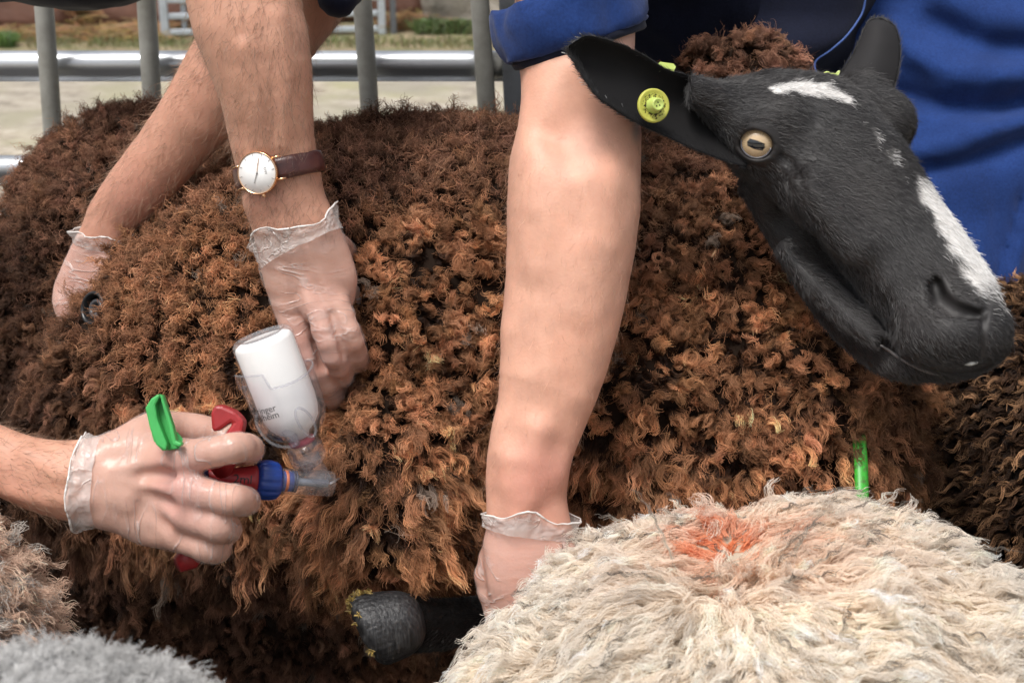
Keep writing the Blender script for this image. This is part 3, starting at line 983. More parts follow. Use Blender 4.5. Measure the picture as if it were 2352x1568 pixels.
# ---- the arm with the watch
a1 = limb([(510, -420, 165, 1.10, .95), (540, -180, 140, 1.06, .92), (560, 0, 130, 1.05, .88), (580, 80, 126, 1.05, .86), (603, 170, 114, 1.055, .84), (617, 260, 102, 1.065, .82), (628, 340, 96, 1.072, .78),
           (643, 400, 93, 1.078, .72), (657, 462, 92, 1.082, .66), (682, 540, 97, 1.088, .58), (703, 605, 104, 1.095, .48), (718, 660, 104, 1.10, .42), (730, 702, 88, 1.106, .36)], 20)
a1F = [fing([(666, 700, 1.104, 38), (690, 780, 1.108, 35), (722, 850, 1.115, 32), (765, 905, 1.140, 29), (795, 935, 1.18, 26)], 9),
       fing([(715, 690, 1.094, 34), (745, 755, 1.090, 30), (768, 815, 1.094, 28), (785, 860, 1.125, 26), (795, 890, 1.17, 24)], 9),
       fing([(758, 675, 1.098, 32), (788, 730, 1.094, 28), (808, 785, 1.098, 26), (824, 830, 1.13, 25), (834, 860, 1.175, 23)], 9),
       fing([(775, 645, 1.125, 31), (815, 700, 1.160, 28), (840, 745, 1.205, 25)]),
       fing([(765, 560, 1.13, 34), (805, 600, 1.185, 32), (830, 650, 1.225, 28)])]
def arm_a1_base(p):
    d = s_loft(p, *a1)
    for pts, r in a1F:
        d = smin(d, s_chain(p, pts, r), 0.0045)
    return d
def on(f, pts, sink):
    out = []
    for u, v in pts:
        q, g = hit(f, u, v, 0.85, 1.45)
        out.append(q - g * sink)
    return out
bW = on(arm_b_base, [(1264, 1090)], .0085)[0]
bT = [(on(arm_b_base, [(1175, 1060), (1180, 1110), (1188, 1180)], .0025), [.0065, .0065, .005]), (on(arm_b_base, [(1238, 990), (1225, 1060), (1216, 1140)], .0016), [.005, .005, .004]),
      (on(arm_b_base, [(1240, 360), (1232, 480), (1228, 600)], .014), [.016, .018, .014]), (on(arm_b_base, [(1385, 420), (1365, 560), (1335, 700)], .014), [.015, .017, .013])]
bE = on(arm_b_base, [(1300, 300), (1375, 238)], -0.006)
a1T = [on(arm_a1_base, q, 0.0016) for q in (((650, 585), (655, 640), (664, 705)), ((680, 575), (692, 640), (712, 695)), ((712, 570), (732, 625), (754, 675)))]
a1V_ = [on(arm_a1_base, q, 0.0030) for q in (((560, 110), (590, 230), (600, 330)), ((640, 40), (655, 180), (650, 330)), ((665, 215), (690, 300), (700, 340)), ((598, 440), (640, 470), (650, 520)))]
a1G = [on(arm_a1_base, q, -0.0015) for q in (((704, 735), (722, 785), (742, 840)), ((762, 722), (777, 768), (792, 815)))]
def arm_a1(p):
    d = arm_a1_base(p)
    for t in a1G: d = smax(d, -s_chain(p, t, [.0022, .0034, .0040]), .005)
    for t in a1T:
        d = smin(d, s_chain(p, t, [.0022, .0026, .0034]), 0.007)
    for t in a1V_:
        d = smin(d, s_chain(p, t, [.0030] * len(t)), 0.010)
    d = smin(d, s_ball(p, on(arm_a1_base, [(588, 468)], .0085)[0], 0.0095), 0.016)
    return d + 0.0006 * vnoise(p, 0.016, 9)

# ---- the arm that crosses behind it to the rump
a2 = limb([(800, -300, 150, 1.28, .95), (700, -100, 150, 1.25, .95), (612, 55, 128, 1.235, .9), (530, 165, 108, 1.24, .85), (450, 268, 86, 1.25, .82), (378, 358, 77, 1.265, .8), (318, 428, 71, 1.275, .75), (266, 490, 61, 1.285, .7),
           (238, 548, 58, 1.29, .64), (218, 610, 68, 1.295, .52), (198, 670, 72, 1.30, .45), (195, 725, 60, 1.305, .42)], 18)
a2F = [fing([(160, 700, 1.30, 30), (185, 745, 1.30, 29), (235, 770, 1.315, 27), (290, 770, 1.33, 24)]),
       fing([(165, 670, 1.31, 30), (170, 735, 1.33, 30), (215, 785, 1.34, 27), (280, 790, 1.35, 24)]),
       fing([(255, 620, 1.29, 32), (285, 680, 1.285, 30), (280, 730, 1.29, 27)]),
       fing([(200, 720, 1.325, 29), (230, 770, 1.345, 27), (290, 800, 1.36, 24)]),
       fing([(215, 725, 1.345, 27), (250, 775, 1.365, 24), (290, 800, 1.38, 21)])]
def arm_a2(p):
    d = s_loft(p, *a2)
    for pts, r in a2F:
        d = smin(d, s_chain(p, pts, r), 0.012)
    return d + 0.0007 * vnoise(p, 0.018, 10)

# ---- the hand that squeezes the injector
c1 = limb([(-420, 960, 150, 1.04, .95), (-230, 1000, 118, 1.03, .92), (-80, 1038, 92, 1.02, .88), (0, 1058, 78, 1.01, .82), (70, 1084, 82, 1.005, .76), (150, 1102, 91, 1.0, .66), (220, 1106, 103, 1.0, .56), (300, 1112, 121, 1.0, .44),
           (370, 1128, 128, 1.0, .36), (425, 1142, 112, 1.0, .32)], 18)
c1F = [fing([(360, 1058, .998, 40), (405, 1052, .982, 38), (490, 1036, .968, 34), (552, 1026, .972, 33), (574, 1032, 1.005, 31), (540, 1042, 1.035, 29), (490, 1048, 1.045, 26)], 15),
       fing([(365, 1118, .995, 39), (415, 1124, .980, 37), (500, 1140, .968, 34), (548, 1148, .972, 34), (566, 1150, 1.005, 31), (530, 1150, 1.035, 28), (480, 1150, 1.045, 25)], 15),
       fing([(360, 1170, .998, 37), (410, 1176, .985, 38), (480, 1200, .975, 34), (514, 1214, .982, 33), (522, 1214, 1.012, 31), (490, 1206, 1.035, 28), (450, 1200, 1.045, 25)], 15),
       fing([(345, 1210, 1.005, 33), (395, 1226, .995, 34), (455, 1250, .985, 31), (494, 1262, .992, 30), (500, 1260, 1.018, 27), (470, 1252, 1.04, 25), (430, 1244, 1.048, 22)], 15),
       fing([(285, 1040, 1.01, 50), (345, 995, 1.018, 44), (405, 985, 1.035, 37), (470, 990, 1.042, 34), (515, 996, 1.045, 28)], 12)]
def arm_c_base(p):
    d = s_loft(p, *c1)
    for i, (pts, r) in enumerate(c1F):
        d = smin(d, s_chain(p, pts, r), 0.006 if i < 4 else 0.012)
    return d
cK = [(on(arm_c_base, [q], .0075)[0], r) for q, r in (((405, 1062), .0100), ((412, 1120), .0100), ((408, 1174), .0092), ((392, 1222), .0085))]
cP = [(on(arm_c_base, [q], .0065)[0], .0078) for q in ((546, 1026), (543, 1148), (508, 1206), (488, 1258))]
cT = [on(arm_c_base, q, 0.0014) for q in (((255, 1080), (330, 1074), (398, 1064)), ((255, 1104), (330, 1110), (402, 1120)), ((262, 1130), (330, 1148), (400, 1172)), ((262, 1150), (330, 1182), (385, 1215)))]
cVn = [on(arm_c_base, q, 0.0026) for q in (((20, 1130), (110, 1150), (200, 1150)), ((60, 1040), (140, 1090)))]
cG = [on(arm_c_base, q, -0.0035) for q in (((335, 1092), (395, 1092)), ((335, 1145), (395, 1150)), ((330, 1180), (380, 1198)))]
def arm_c(p):
    d = arm_c_base(p)
    for q, r in cK: d = smin(d, s_ball(p, q, r), 0.010)
    for q, r in cP: d = smin(d, s_ball(p, q, r), 0.007)
    for t in cT: d = smin(d, s_chain(p, t, [.0018, .0022, .0030]), 0.008)
    for t in cVn: d = smin(d, s_chain(p, t, [.0028] * len(t)), 0.010)
    for t in cG: d = smax(d, -s_chain(p, t, [.0030] * len(t)), 0.010)
    return d + 0.0006 * vnoise(p, 0.015, 11)

OBST += [arm_b, arm_a1, arm_a2, arm_c]

def build(f, corners, h, pad=0.06):
    c = LL(corners)
    lo, hi = c.min(0) - pad, c.max(0) + pad
    return sdf_mesh(f, lo, hi, h, 4)

H = 0.0020
bV, bQ = build(arm_b, [(1180, -260, 1.1), (1480, -260, 1.1), (1100, 1540, 1.15), (1480, 1540, 1.05)], H, 0.03)
a1V, a1Q = build(arm_a1, [(380, -330, 1.1), (720, -330, 1.05), (560, 930, 1.1), (880, 930, 1.2)], H, 0.03)
a2V, a2Q = build(arm_a2, [(120, 820, 1.3), (880, -230, 1.22), (880, -230, 1.38)], H, 0.03)
cV, cQ = build(arm_c, [(-330, 850, 1.02), (600, 1310, .99), (-330, 850, 1.06), (600, 1310, 1.04)], H, 0.03)

# ---- person in blue
person_b = thing('person', (0.25, 1.62, 0.0), 'person in blue coveralls behind the sheep, bare arm reaching down to its leg', 'person')
mesh('body', bV, bQ, M['skin'], person_b, cols=skin_cols(bV, SKIN * np.array([1.42, 1.48, 1.56]), [(L(1265, 1090, 1.05), .03, .5), (L(1330, 290, 1.03), .03, .18), (L(1190, 1120, 1.05), .025, .2), (L(1230, 1290, 1.04), .05, .25), (L(1200, 1400, 1.05), .05, .25)], [(hit(arm_b, 1462, 302, .95, 1.2)[0], np.array([.004, .008, .02]), .7)]))
arm_hair(person_b, bV, bQ, 2400, 0.0080, L(1240, 900, 1.08) - L(1310, 500, 1.08), 41, rad=0.00006, tone=(0.52, 0.31, 0.21), keep=lambda p: (PX(p)[1] > 300) & (PX(p)[1] < 1130))
wrB = lambda p: 0.0007 * np.clip(vnoise(p * np.array([0.35, 1.6, 0.35], np.float32), 0.008, 21), -0.3, 1)
glove(person_b, arm_b, bV, bQ, L(1211, 1196, 1.08), L(1216, 1300, 1.08) - L(1216, 1190, 1.08) + np.array([-0.006, 0, 0]), wrB, 0.0040, 0.005, 0.006, 51)

# ---- person with the watch
person_a = thing('person', (-0.35, 1.75, 0.0), 'person in dark navy leaning in from above, one gloved hand wearing a watch', 'person')
mesh('body', *(lambda A_, B_: (np.concatenate([A_[0], B_[0]]), np.concatenate([A_[1], B_[1] + len(A_[0])])))((a1V, a1Q), (a2V, a2Q)), M['skin'], person_a,
     cols=np.concatenate([skin_cols(a1V, SKIN * np.array([1.20, 1.22, 1.24]), [(L(585, 470, 1.05), .025, .2), (L(700, 720, 1.06), .03, .3), (L(720, 850, 1.09), .025, .45), (L(680, 790, 1.1), .02, .35)]),
                          skin_cols(a2V, SKIN * np.array([1.14, 1.12, 1.14]), [(L(300, 470, 1.25), .035, .3), (L(180, 680, 1.27), .04, .3)])]))
arm_hair(person_a, a1V, a1Q, 5200, 0.010, L(640, 400, 1.06) - L(700, 100, 1.06), 42, rad=0.00009, keep=lambda p: (PX(p)[1] < 560) & (rng.random(len(p)) < 0.35 + 0.65 * sstep(-np.abs(PX(p)[0] - 610), -140, -40)))
arm_hair(person_a, a2V, a2Q, 4200, 0.011, L(260, 500, 1.28) - L(560, 120, 1.24), 43, rad=0.00009, tone=(0.40, 0.25, 0.16), keep=lambda p: (PX(p)[1] < 520))
wrA = lambda p: 0.0011 * np.clip(vnoise((p @ nrm(np.array([[.35, .94, 0], [-.94, .35, 0], [0, 0, 1.0]])).T.astype(np.float32)) * np.array([1.7, 0.35, 0.4], np.float32), 0.009, 22), -0.2, 1) + 0.0012 * np.clip(vnoise(p, 0.014, 23), 0, 1)
glove(person_a, arm_a1, a1V, a1Q, L(684, 542, 1.088), np.array([0.44, -0.90, 0.0]), wrA, 0.0045, 0.0035, 0.009, 52)
wrA2 = lambda p: 0.0007 * np.clip(vnoise(p * np.array([0.5, 1.3, 0.5], np.float32), 0.01, 24), -0.3, 1)
glove(person_a, arm_a2, a2V, a2Q, L(238, 550, 1.29), L(205, 640, 1.295) - L(240, 545, 1.29) + np.array([0.006, 0, 0]), wrA2, 0.004, 0.006, 0.004, 53)

# ---- person with the injector
person_c = thing('person', (-0.75, 0.75, 0.0), 'person at the left edge whose gloved hand squeezes the red injector', 'person')
mesh('body', cV, cQ, M['skin'], person_c, cols=skin_cols(cV, SKIN * np.array([1.18, 1.17, 1.16]), [(L(400, 1070, .97), .022, .45), (L(410, 1120, .97), .02, .45), (L(405, 1180, .97), .018, .3), (L(500, 1200, .97), .025, .15), (L(20, 1150, .99), .03, .2)]))
arm_hair(person_c, cV, cQ, 2800, 0.010, L(200, 1100, 1.0) - L(-100, 1040, 1.02), 44, rad=0.00009, tone=(0.26, 0.16, 0.10), keep=lambda p: (PX(p)[0] < 175))
wrC = lambda p: 0.0008 * np.clip(vnoise(p * np.array([1.4, 0.4, 0.4], np.float32), 0.008, 25), -0.2, 1) + 0.0008 * np.clip(vnoise(p, 0.012, 26), 0, 1)
glove(person_c, arm_c, cV, cQ, L(196, 1106, 1.0), L(300, 1112, 1.0) - L(196, 1106, 1.0), wrC, 0.0022, 0.004, 0.004, 54, mat='glove_v')
# ------------------------------------------------------------------ the sheep's head
def rowsL(rows, n):
    return limb(rows, n)
hU = limb([(1800, 290, 118, 1.115, .95), (1862, 322, 150, 1.10, .84), (1962, 438, 152, 1.085, .74), (2045, 550, 142, 1.072, .66), (2122, 650, 136, 1.06, .62), (2188, 728, 124, 1.05, .62), (2228, 778, 92, 1.045, .66)], 16)
hJ = limb([(1756, 415, 62, 1.125, .8), (1826, 536, 62, 1.135, .75), (1902, 655, 62, 1.135, .72), (1975, 752, 58, 1.115, .72), (2060, 818, 52, 1.085, .8), (2150, 838, 40, 1.07, .9), (2222, 838, 30, 1.06, 1.0)], 15)
def head_base(p):
    d = s_loft(p, *hU)
    d = smin(d, s_loft(p, *hJ), 0.012)
    d = smin(d, s_ell(p, L(1835, 285, 1.13), (150 * K * 1.12, 98 * K * 1.12, 0.05)), 0.02)
    d = smin(d, s_ball(p, L(1752, 322, 1.095), 0.030), 0.02)                       # near eye socket
    d = smin(d, s_cap(p, L(1700, 285, 1.07), L(1800, 262, 1.07), 0.009, 0.010), 0.02)  # brow
    d = smin(d, s_ell(p, L(2030, 285, 1.15), (0.024, 0.026, 0.03)), 0.02)              # far brow
    d = smin(d, s_cap(p, L(1690, 260, 1.10), L(1740, 270, 1.11), 0.026, 0.03), 0.02)   # root of the near ear
    d = smin(d, s_cap(p, L(1985, 205, 1.165), L(1960, 250, 1.15), 0.018, 0.024), 0.02)
    d = smin(d, s_ell(p, L(2170, 765, 1.045), (0.034, 0.024, 0.034)), 0.02)            # upper lip pad
    d = smin(d, s_ell(p, L(2258, 768, 1.045), (0.017, 0.022, 0.024)), 0.012)           # nose tip
    d = smin(d, s_cap(p, L(1850, 430, 1.05), L(1960, 560, 1.05), 0.010, 0.008), 0.025)  # facial crest
    d = smin(d, s_chain(p, LL([(1812, 570, 1.092), (1880, 650, 1.086), (1955, 728, 1.078), (2010, 775, 1.068)]), [.010, .0115, .0105, .008]), 0.012)  # jaw bone
    d = smin(d, s_cap(p, L(1700, 262, 1.085), L(1572, 196, 1.050), 0.020, 0.009), 0.016)  # fold at the root of the near ear
    return d
def on_head(pts, push=0.0):
    out = []
    for u, v in pts:
        q, g = hit(head_base, u, v, 0.95, 1.25)
        out.append(q + g * push)
    return np.array(out)
c_nos = on_head([(2148, 648), (2158, 682), (2190, 704), (2225, 714), (2252, 720)], -0.0030)
c_mid = on_head([(2272, 690), (2262, 722), (2256, 760), (2252, 815)])
c_mou = on_head([(2016, 778), (2045, 800), (2085, 822), (2135, 842), (2185, 850), (2235, 846), (2262, 838)])
c_tear = on_head([(1785, 352), (1815, 375), (1838, 410), (1842, 440)])
c_jaw = on_head([(1800, 500), (1872, 575), (1945, 640), (2005, 705), (2030, 752)])
c_jaw2 = on_head([(1800, 440), (1830, 520)])
eye_p, eye_n = hit(head_base, 1737, 331, 0.95, 1.2)
eye_n = nrm(eye_n * 0.6 + np.array([-0.10, 0.0, 0.55]))
eye_r = 0.0155
eye_c = eye_p - eye_n * (eye_r - 0.0046)
e_ax = nrm(np.cross(np.array([0.12, 1.0, 0]), eye_n)); e_ay = np.cross(eye_n, e_ax)     # along and across the lids
ca, sa = math.cos(math.radians(-14)), math.sin(math.radians(-14))
e_ax, e_ay = e_ax * ca + e_ay * sa, e_ay * ca - e_ax * sa
def head_f(p):
    d = head_base(p)
    d = smax(d, -s_chain(p, c_nos, [.0034, .0062, .0064, .0056, .0034], .002), 0.005)
    d = smax(d, -s_chain(p, c_mid, [.0009, .0018, .0016, .0010], .001), 0.004)
    d = smax(d, -s_chain(p, c_mou, [.0012, .0024, .0030, .0032, .0034, .0034, .0024], .001), 0.0035)
    d = smax(d, -s_chain(p, c_tear, [.0012, .0012, .0010, .0006], .001), 0.006)
    d = smax(d, -s_chain(p, c_jaw, [.003, .006, .007, .006, .004], .003), 0.022)
    # lids stand round the eye, the opening is cut through them
    q = p - eye_c.astype(np.float32)
    lid = s_ell(p, eye_p - eye_n * 0.004, (0.0178, 0.0158, 0.0105), np.stack([e_ax, e_ay, eye_n]))
    d = smin(d, lid, 0.006)
    d = smax(d, -s_ell(p, eye_p + eye_n * 0.004, (0.0136, 0.0114, 0.015), np.stack([e_ax, e_ay, eye_n])), 0.0022)
    u, v = PX(p)
    warts = np.clip(vnoise(p, 0.0042, 31), 0.1, 1) * np.exp(-((u - 1745) / 60) ** 2 - ((v - 392) / 26) ** 2)
    return d - 0.0009 * warts + 0.0006 * vnoise(p, 0.02, 32) + 0.0009 * vnoise(p, 0.05, 33)
hc = LL([(1600, 150, 1.0), (2340, 900, 1.0), (1600, 150, 1.24), (2340, 900, 1.24)])
hV, hQ = sdf_mesh(head_f, hc.min(0), hc.max(0), 0.0017, 4)
OBST.append(head_base)

def seg_d(u, v, pts):
    """distance in px to a polyline and the place along it."""
    best = np.full(len(u), 1e9); pos = np.zeros(len(u))
    for i in range(len(pts) - 1):
        a = np.array(pts[i], float); b = np.array(pts[i + 1], float); ab = b - a
        t = np.clip(((u - a[0]) * ab[0] + (v - a[1]) * ab[1]) / (ab @ ab), 0, 1)
        d = np.hypot(u - a[0] - t * ab[0], v - a[1] - t * ab[1])
        m = d < best
        best[m] = d[m]; pos[m] = i + t[m]
    return best, pos
BLAZE_TOP = [(1775, 205), (1835, 196), (1895, 205), (1945, 232)]
BLAZE_MID = [(1950, 240), (1995, 285), (2040, 345), (2090, 405)]
BLAZE_NOSE = [(2112, 415), (2152, 472), (2196, 540), (2240, 606), (2272, 660), (2288, 700)]
def face_white(p):
    """how white the coat is: the star on the forehead, a thin run of white hairs, the broad stripe down the nose."""
    u, v = PX(p)
    j = 9 * vnoise(p, 0.006, 41) + 8 * vnoise(p, 0.015, 42)
    d1, t1 = seg_d(u, v, BLAZE_TOP)
    w1 = 1 - sstep(d1 + j, 3 + 8 * np.sin(np.clip(t1 / 3, 0, 1) * 3.14), 12 + 16 * np.sin(np.clip(t1 / 3, 0, 1) * 3.14))
    d2, t2 = seg_d(u, v, BLAZE_MID)
    w2 = 0.55 * (1 - sstep(d2 + 2.2 * j, -6, 7))
    d3, t3 = seg_d(u, v, BLAZE_NOSE)
    wd = np.interp(t3, [0, .6, 1.5, 3, 4, 5], [0, 8, 18, 24, 22, 10])
    w3 = (1 - sstep(d3 + 1.2 * j, wd, wd + 30)) * np.interp(t3, [0, 3.6, 4.3, 5], [1, 1, 0.65, 0.25])
    return np.clip(np.maximum(np.maximum(w1, w2), w3), 0, 1)
def face_cols(p, pick=False, base=False):
    w = face_white(p)[:, None]
    if base: w = w ** 3
    if pick: w = (rng.random(w.shape) < w ** 1.3).astype(float) * (0.75 + 0.25 * w)
    k = (0.5 + 0.5 * vnoise(p, 0.03, 43))[:, None]
    dark = np.array([0.017, 0.0163, 0.0175]) * (0.8 + 0.5 * k) + np.array([0.005, 0.003, 0.001]) * k
    c = dark * (1 - w) + np.array([0.62, 0.60, 0.58]) * w
    k = sstep(s_chain(np.asarray(p, np.float32), c_nos, [.0062] * 5, .002), -0.001, 0.0012)[:, None]
    return c * k + np.array([0.006, 0.005, 0.005]) * (1 - k)
M['face'] = pmat('face_skin', (0.02, 0.02, 0.02), 0.55, attr=True, spec=0.35, bmp=(700.0, 0.25, 0.0006))
head = mesh('head', hV, hQ, M['face'], sheep, cols=face_cols(hV, base=True))

# lip teeth and eye
lp, ln_ = hit(head_f, 2232, 834, 0.95, 1.2)
V, F = tube([lp + np.array([-.0052, -.0006, -.0010]), lp + np.array([-.001, 0, .0004]), lp + np.array([.004, .0008, -.0004])], [.0012, .0021, .0013], 12)
mesh('tooth', V, F, pmat('tooth', (0.42, 0.42, 0.40), 0.4), head)
lip = np.array(on(head_f, [(2020, 792), (2052, 812), (2088, 832), (2130, 851), (2165, 860)], -0.0008))
V, F = tube(spline(lip, 20), np.interp(np.linspace(0, 1, 20), [0, .3, .8, 1], [.0006, .0015, .0013, .0004]), 8)
mesh('lip_edge', V, F, pmat('lip', (0.14, 0.13, 0.13), 0.35, bmp=(600., .5, .001)), head)
nu, nv = 128, 96
th = np.linspace(0, math.pi, nv); phv = np.arange(nu) * 2 * math.pi / nu
X = np.sin(th)[:, None] * np.cos(phv); Y = np.sin(th)[:, None] * np.sin(phv); Z = np.cos(th)[:, None] * np.ones(nu)
loc = np.stack([X, Y, Z], -1).reshape(-1, 3)
EV = eye_c + eye_r * (loc[:, :1] * e_ax + loc[:, 1:2] * e_ay + loc[:, 2:] * eye_n)
EF = [(i * nu + j, (i + 1) * nu + j, (i + 1) * nu + (j + 1) % nu, i * nu + (j + 1) % nu) for i in range(nv - 1) for j in range(nu)]
ex, ey = loc[:, 0] * eye_r, loc[:, 1] * eye_r
rr_ = np.hypot(ex / 1.08, ey)
fib = 0.5 + 0.5 * np.sin(np.arctan2(ey, ex) * 41 + 3 * vnoise(loc, 0.2, 3))
iris = np.array([0.64, 0.47, 0.28]) * (0.75 + 0.35 * fib[:, None]) * (1.1 - 0.35 * (rr_[:, None] / .0115))
iris = iris * (1 - sstep(rr_, .0108, .0118)[:, None] * 0.75)
EC = np.where((loc[:, 2:] > 0), iris, 0.03)
EC = np.where((rr_ > .0122)[:, None], np.array([0.05, 0.03, 0.025]), EC)
pup = sstep(np.maximum(np.abs(ex) / 0.0070, np.abs(ey) / 0.0034) + 0.25 * (np.abs(ex) / 0.0070) * (np.abs(ey) / 0.0034), 0.92, 1.12)[:, None]
EC = EC * pup + np.array([0.006, 0.007, 0.010]) * (1 - pup)
M['eye'] = pmat('eye', (0.4, 0.25, 0.1), 0.12, attr=True, spec=0.6, coat=0.9)
mesh('eye', EV, EF, M['eye'], head, cols=EC)
# wet lower lid line
tt_ = np.linspace(math.radians(185), math.radians(365), 24)
lidp = [eye_c + nrm((0.0112 / eye_r) * math.cos(a) * e_ax + (0.0092 / eye_r) * math.sin(a) * e_ay + 0.72 * eye_n) * (eye_r + 0.0004) for a in tt_]
V, F = tube(lidp, 0.00075, 8)
mesh('lower_lid', V, F, pmat('wet_lid', (0.10, 0.095, 0.105), 0.18, spec=0.8), head)

def leaf(upper, lower, d_fun, cup, thick, nS=40, nT=18, wob=0.0015):
    """an ear: a cupped leaf between two measured edges, with thickness."""
    U = spline(np.array(upper, float), nS); Lw = spline(np.array(lower, float), nS)
    fr, bk = [], []
    for i in range(nS):
        s = i / (nS - 1)
        for j in range(nT):
            t = j / (nT - 1)
            uv = U[i] * (1 - t) + Lw[i] * t
            w = np.linalg.norm(U[i] - Lw[i]) * K * 1.05
            d = d_fun(s, t) + cup * 4 * t * (1 - t) * min(1, w / 0.03)
            fr.append(L(uv[0], uv[1], d)); bk.append(L(uv[0], uv[1], d + thick * (0.25 + 3 * t * (1 - t)) * min(1, w / 0.02)))
    fr = np.array(fr); bk = np.array(bk)
    n = nS * nT
    V = np.concatenate([fr, bk]) + 0
    V[:, 2] += wob * vnoise(V, 0.03, 51)
    F = []
    for i in range(nS - 1):
        for j in range(nT - 1):
            a, b, c, e = i * nT + j, i * nT + j + 1, (i + 1) * nT + j + 1, (i + 1) * nT + j
            F.append((a, b, c, e)); F.append((e + n, c + n, b + n, a + n))
        for j in (0, nT - 1):
            a, e = i * nT + j, (i + 1) * nT + j
            F.append((a, e, e + n, a + n) if j == 0 else (a + n, e + n, e, a))
    for i in (0, nS - 1):
        for j in range(nT - 1):
            a, b = i * nT + j, i * nT + j + 1
            F.append((a + n, b + n, b, a) if i == 0 else (a, b, b + n, a + n))
    return V, np.array(F)
e1U = [(1715, 222), (1640, 205), (1579, 174), (1528, 158), (1480, 128), (1430, 103), (1388, 91), (1345, 84), (1306, 106)]
e1L = [(1715, 385), (1660, 368), (1600, 345), (1540, 318), (1490, 296), (1449, 275), (1406, 248), (1366, 217), (1308, 128)]
ev1, ef1 = leaf(e1U, e1L, lambda s, t: 1.075 - 0.075 * s - 0.012 * (t - 0.3) * (1 - s), 0.020, 0.008)
M['ear'] = pmat('ear_skin', (0.012, 0.0115, 0.012), 0.75, attr=True, spec=0.2)
mesh('ear', ev1, ef1, M['ear'], sheep, cols=np.tile([0.010, 0.0095, 0.010], (len(ev1), 1)))
e2L = [(1890, 222), (1920, 184), (1952, 138), (1975, 92), (1988, 60), (2004, 45), (2022, 42)]
e2U = [(2045, 220), (2058, 185), (2066, 140), (2066, 100), (2057, 66), (2042, 50), (2028, 43)]
ev2, ef2 = leaf(e2L, e2U, lambda s, t: 1.16 + 0.02 * s, -0.012, 0.008)
mesh('ear', ev2, ef2[:, ::-1], M['ear'], sheep, cols=np.tile([0.022, 0.021, 0.022], (len(ev2), 1)))

# short coat on face and ears
def coat(parent, V, Q, n, ln, flow, cols, seed, rad=0.00013, lift=0.30, name='coat', tipgain=1.6):
    p, nn = sample(V, Q, n, lambda c, k: ((k * nrm(-c)).sum(-1) > -0.3))
    r = np.random.default_rng(seed)
    f = flow(p)
    f = nrm(f - (f * nn).sum(1, keepdims=True) * nn)
    d = nrm(f + lift * nn + 0.22 * r.normal(size=p.shape))
    l = (ln * np.exp(r.normal(0, 0.25, len(p))))[:, None, None]
    t = np.linspace(0, 1, 4)[None, :, None]
    P = p[:, None] - nn[:, None] * 0.0004 + d[:, None] * l * t - nn[:, None] * l * lift * 0.55 * t ** 2 + r.normal(size=(len(p), 1, 3)) * l * 0.10 * t ** 2
    c = cols(p)[:, None] * (0.8 + (tipgain - 0.8) * t) * np.exp(r.normal(0, 0.35, (len(p), 1, 1)))
    return hair(name, P, rad * (1 - 0.6 * t[..., 0]), np.clip(c, 0.002, 0.8), M['coat_fibre'], parent)
def flow_head(p):
    u, v = PX(p)
    # the coat lies from the muzzle outwards: back along the cheek, over the bridge of the nose
    s = np.clip((u - 1750) * 0.66 + (v - 280) * 0.75, 0, 700) / 700
    a = np.stack([0.85 - 0.3 * s, -0.35 - 0.25 * s, 0.1 + 0 * s], 1)
    a = a + 0.35 * np.stack([vnoise(p, 0.04, 61), vnoise(p, 0.04, 62), vnoise(p, 0.04, 63)], 1)
    e = np.stack([(u - 1737), -(v - 331), 0 * u], 1); dist = np.linalg.norm(e, axis=1, keepdims=True)
    return a + nrm(e) * 1.2 * np.exp(-(dist / 90) ** 2)
def hkeep(V, Q):
    c = V[Q].mean(1)
    m = s_ell(c.astype(np.float32), eye_p, (0.0176, 0.0154, 0.02), np.stack([e_ax, e_ay, eye_n])) > 0
    for cc, rr in ((c_nos, 0.0085), (c_mou, 0.0048), (c_mid, 0.0028)):
        m &= s_chain(c.astype(np.float32), cc, [rr] * len(cc), .001) > 0
    return Q[m]
coat(sheep, hV, hkeep(hV, hQ), 66000, 0.0058, flow_head, lambda p: face_cols(p, True), 71)
coat(sheep, ev1, ef1, 16000, 0.0045, lambda p: np.tile([-0.9, 0.35, 0.1], (len(p), 1)), lambda p: np.tile([0.010, 0.0095, 0.010], (len(p), 1)), 72, tipgain=1.5)
coat(sheep, ev2, ef2[:, ::-1].copy(), 7000, 0.0045, lambda p: np.tile([0.3, 0.9, 0.1], (len(p), 1)), lambda p: np.tile([0.026, 0.025, 0.026], (len(p), 1)), 73)
r_ = np.random.default_rng(5)                                             # a few stray white hairs in the ear
p_, n_ = sample(ev1, ef1, 900, lambda c, k: (k[:, 2] > 0.2))
k_ = (PX(p_)[0] < 1470); p_, n_ = p_[k_][:70], n_[k_][:70]
t = np.linspace(0, 1, 4)[None, :, None]
d_ = nrm(np.array([-0.9, 0.1, 0.35]) + 0.4 * r_.normal(size=p_.shape))
hair('white_hair', p_[:, None] + d_[:, None] * 0.006 * t, 0.0002, 0.5, M['coat_fibre'], sheep)

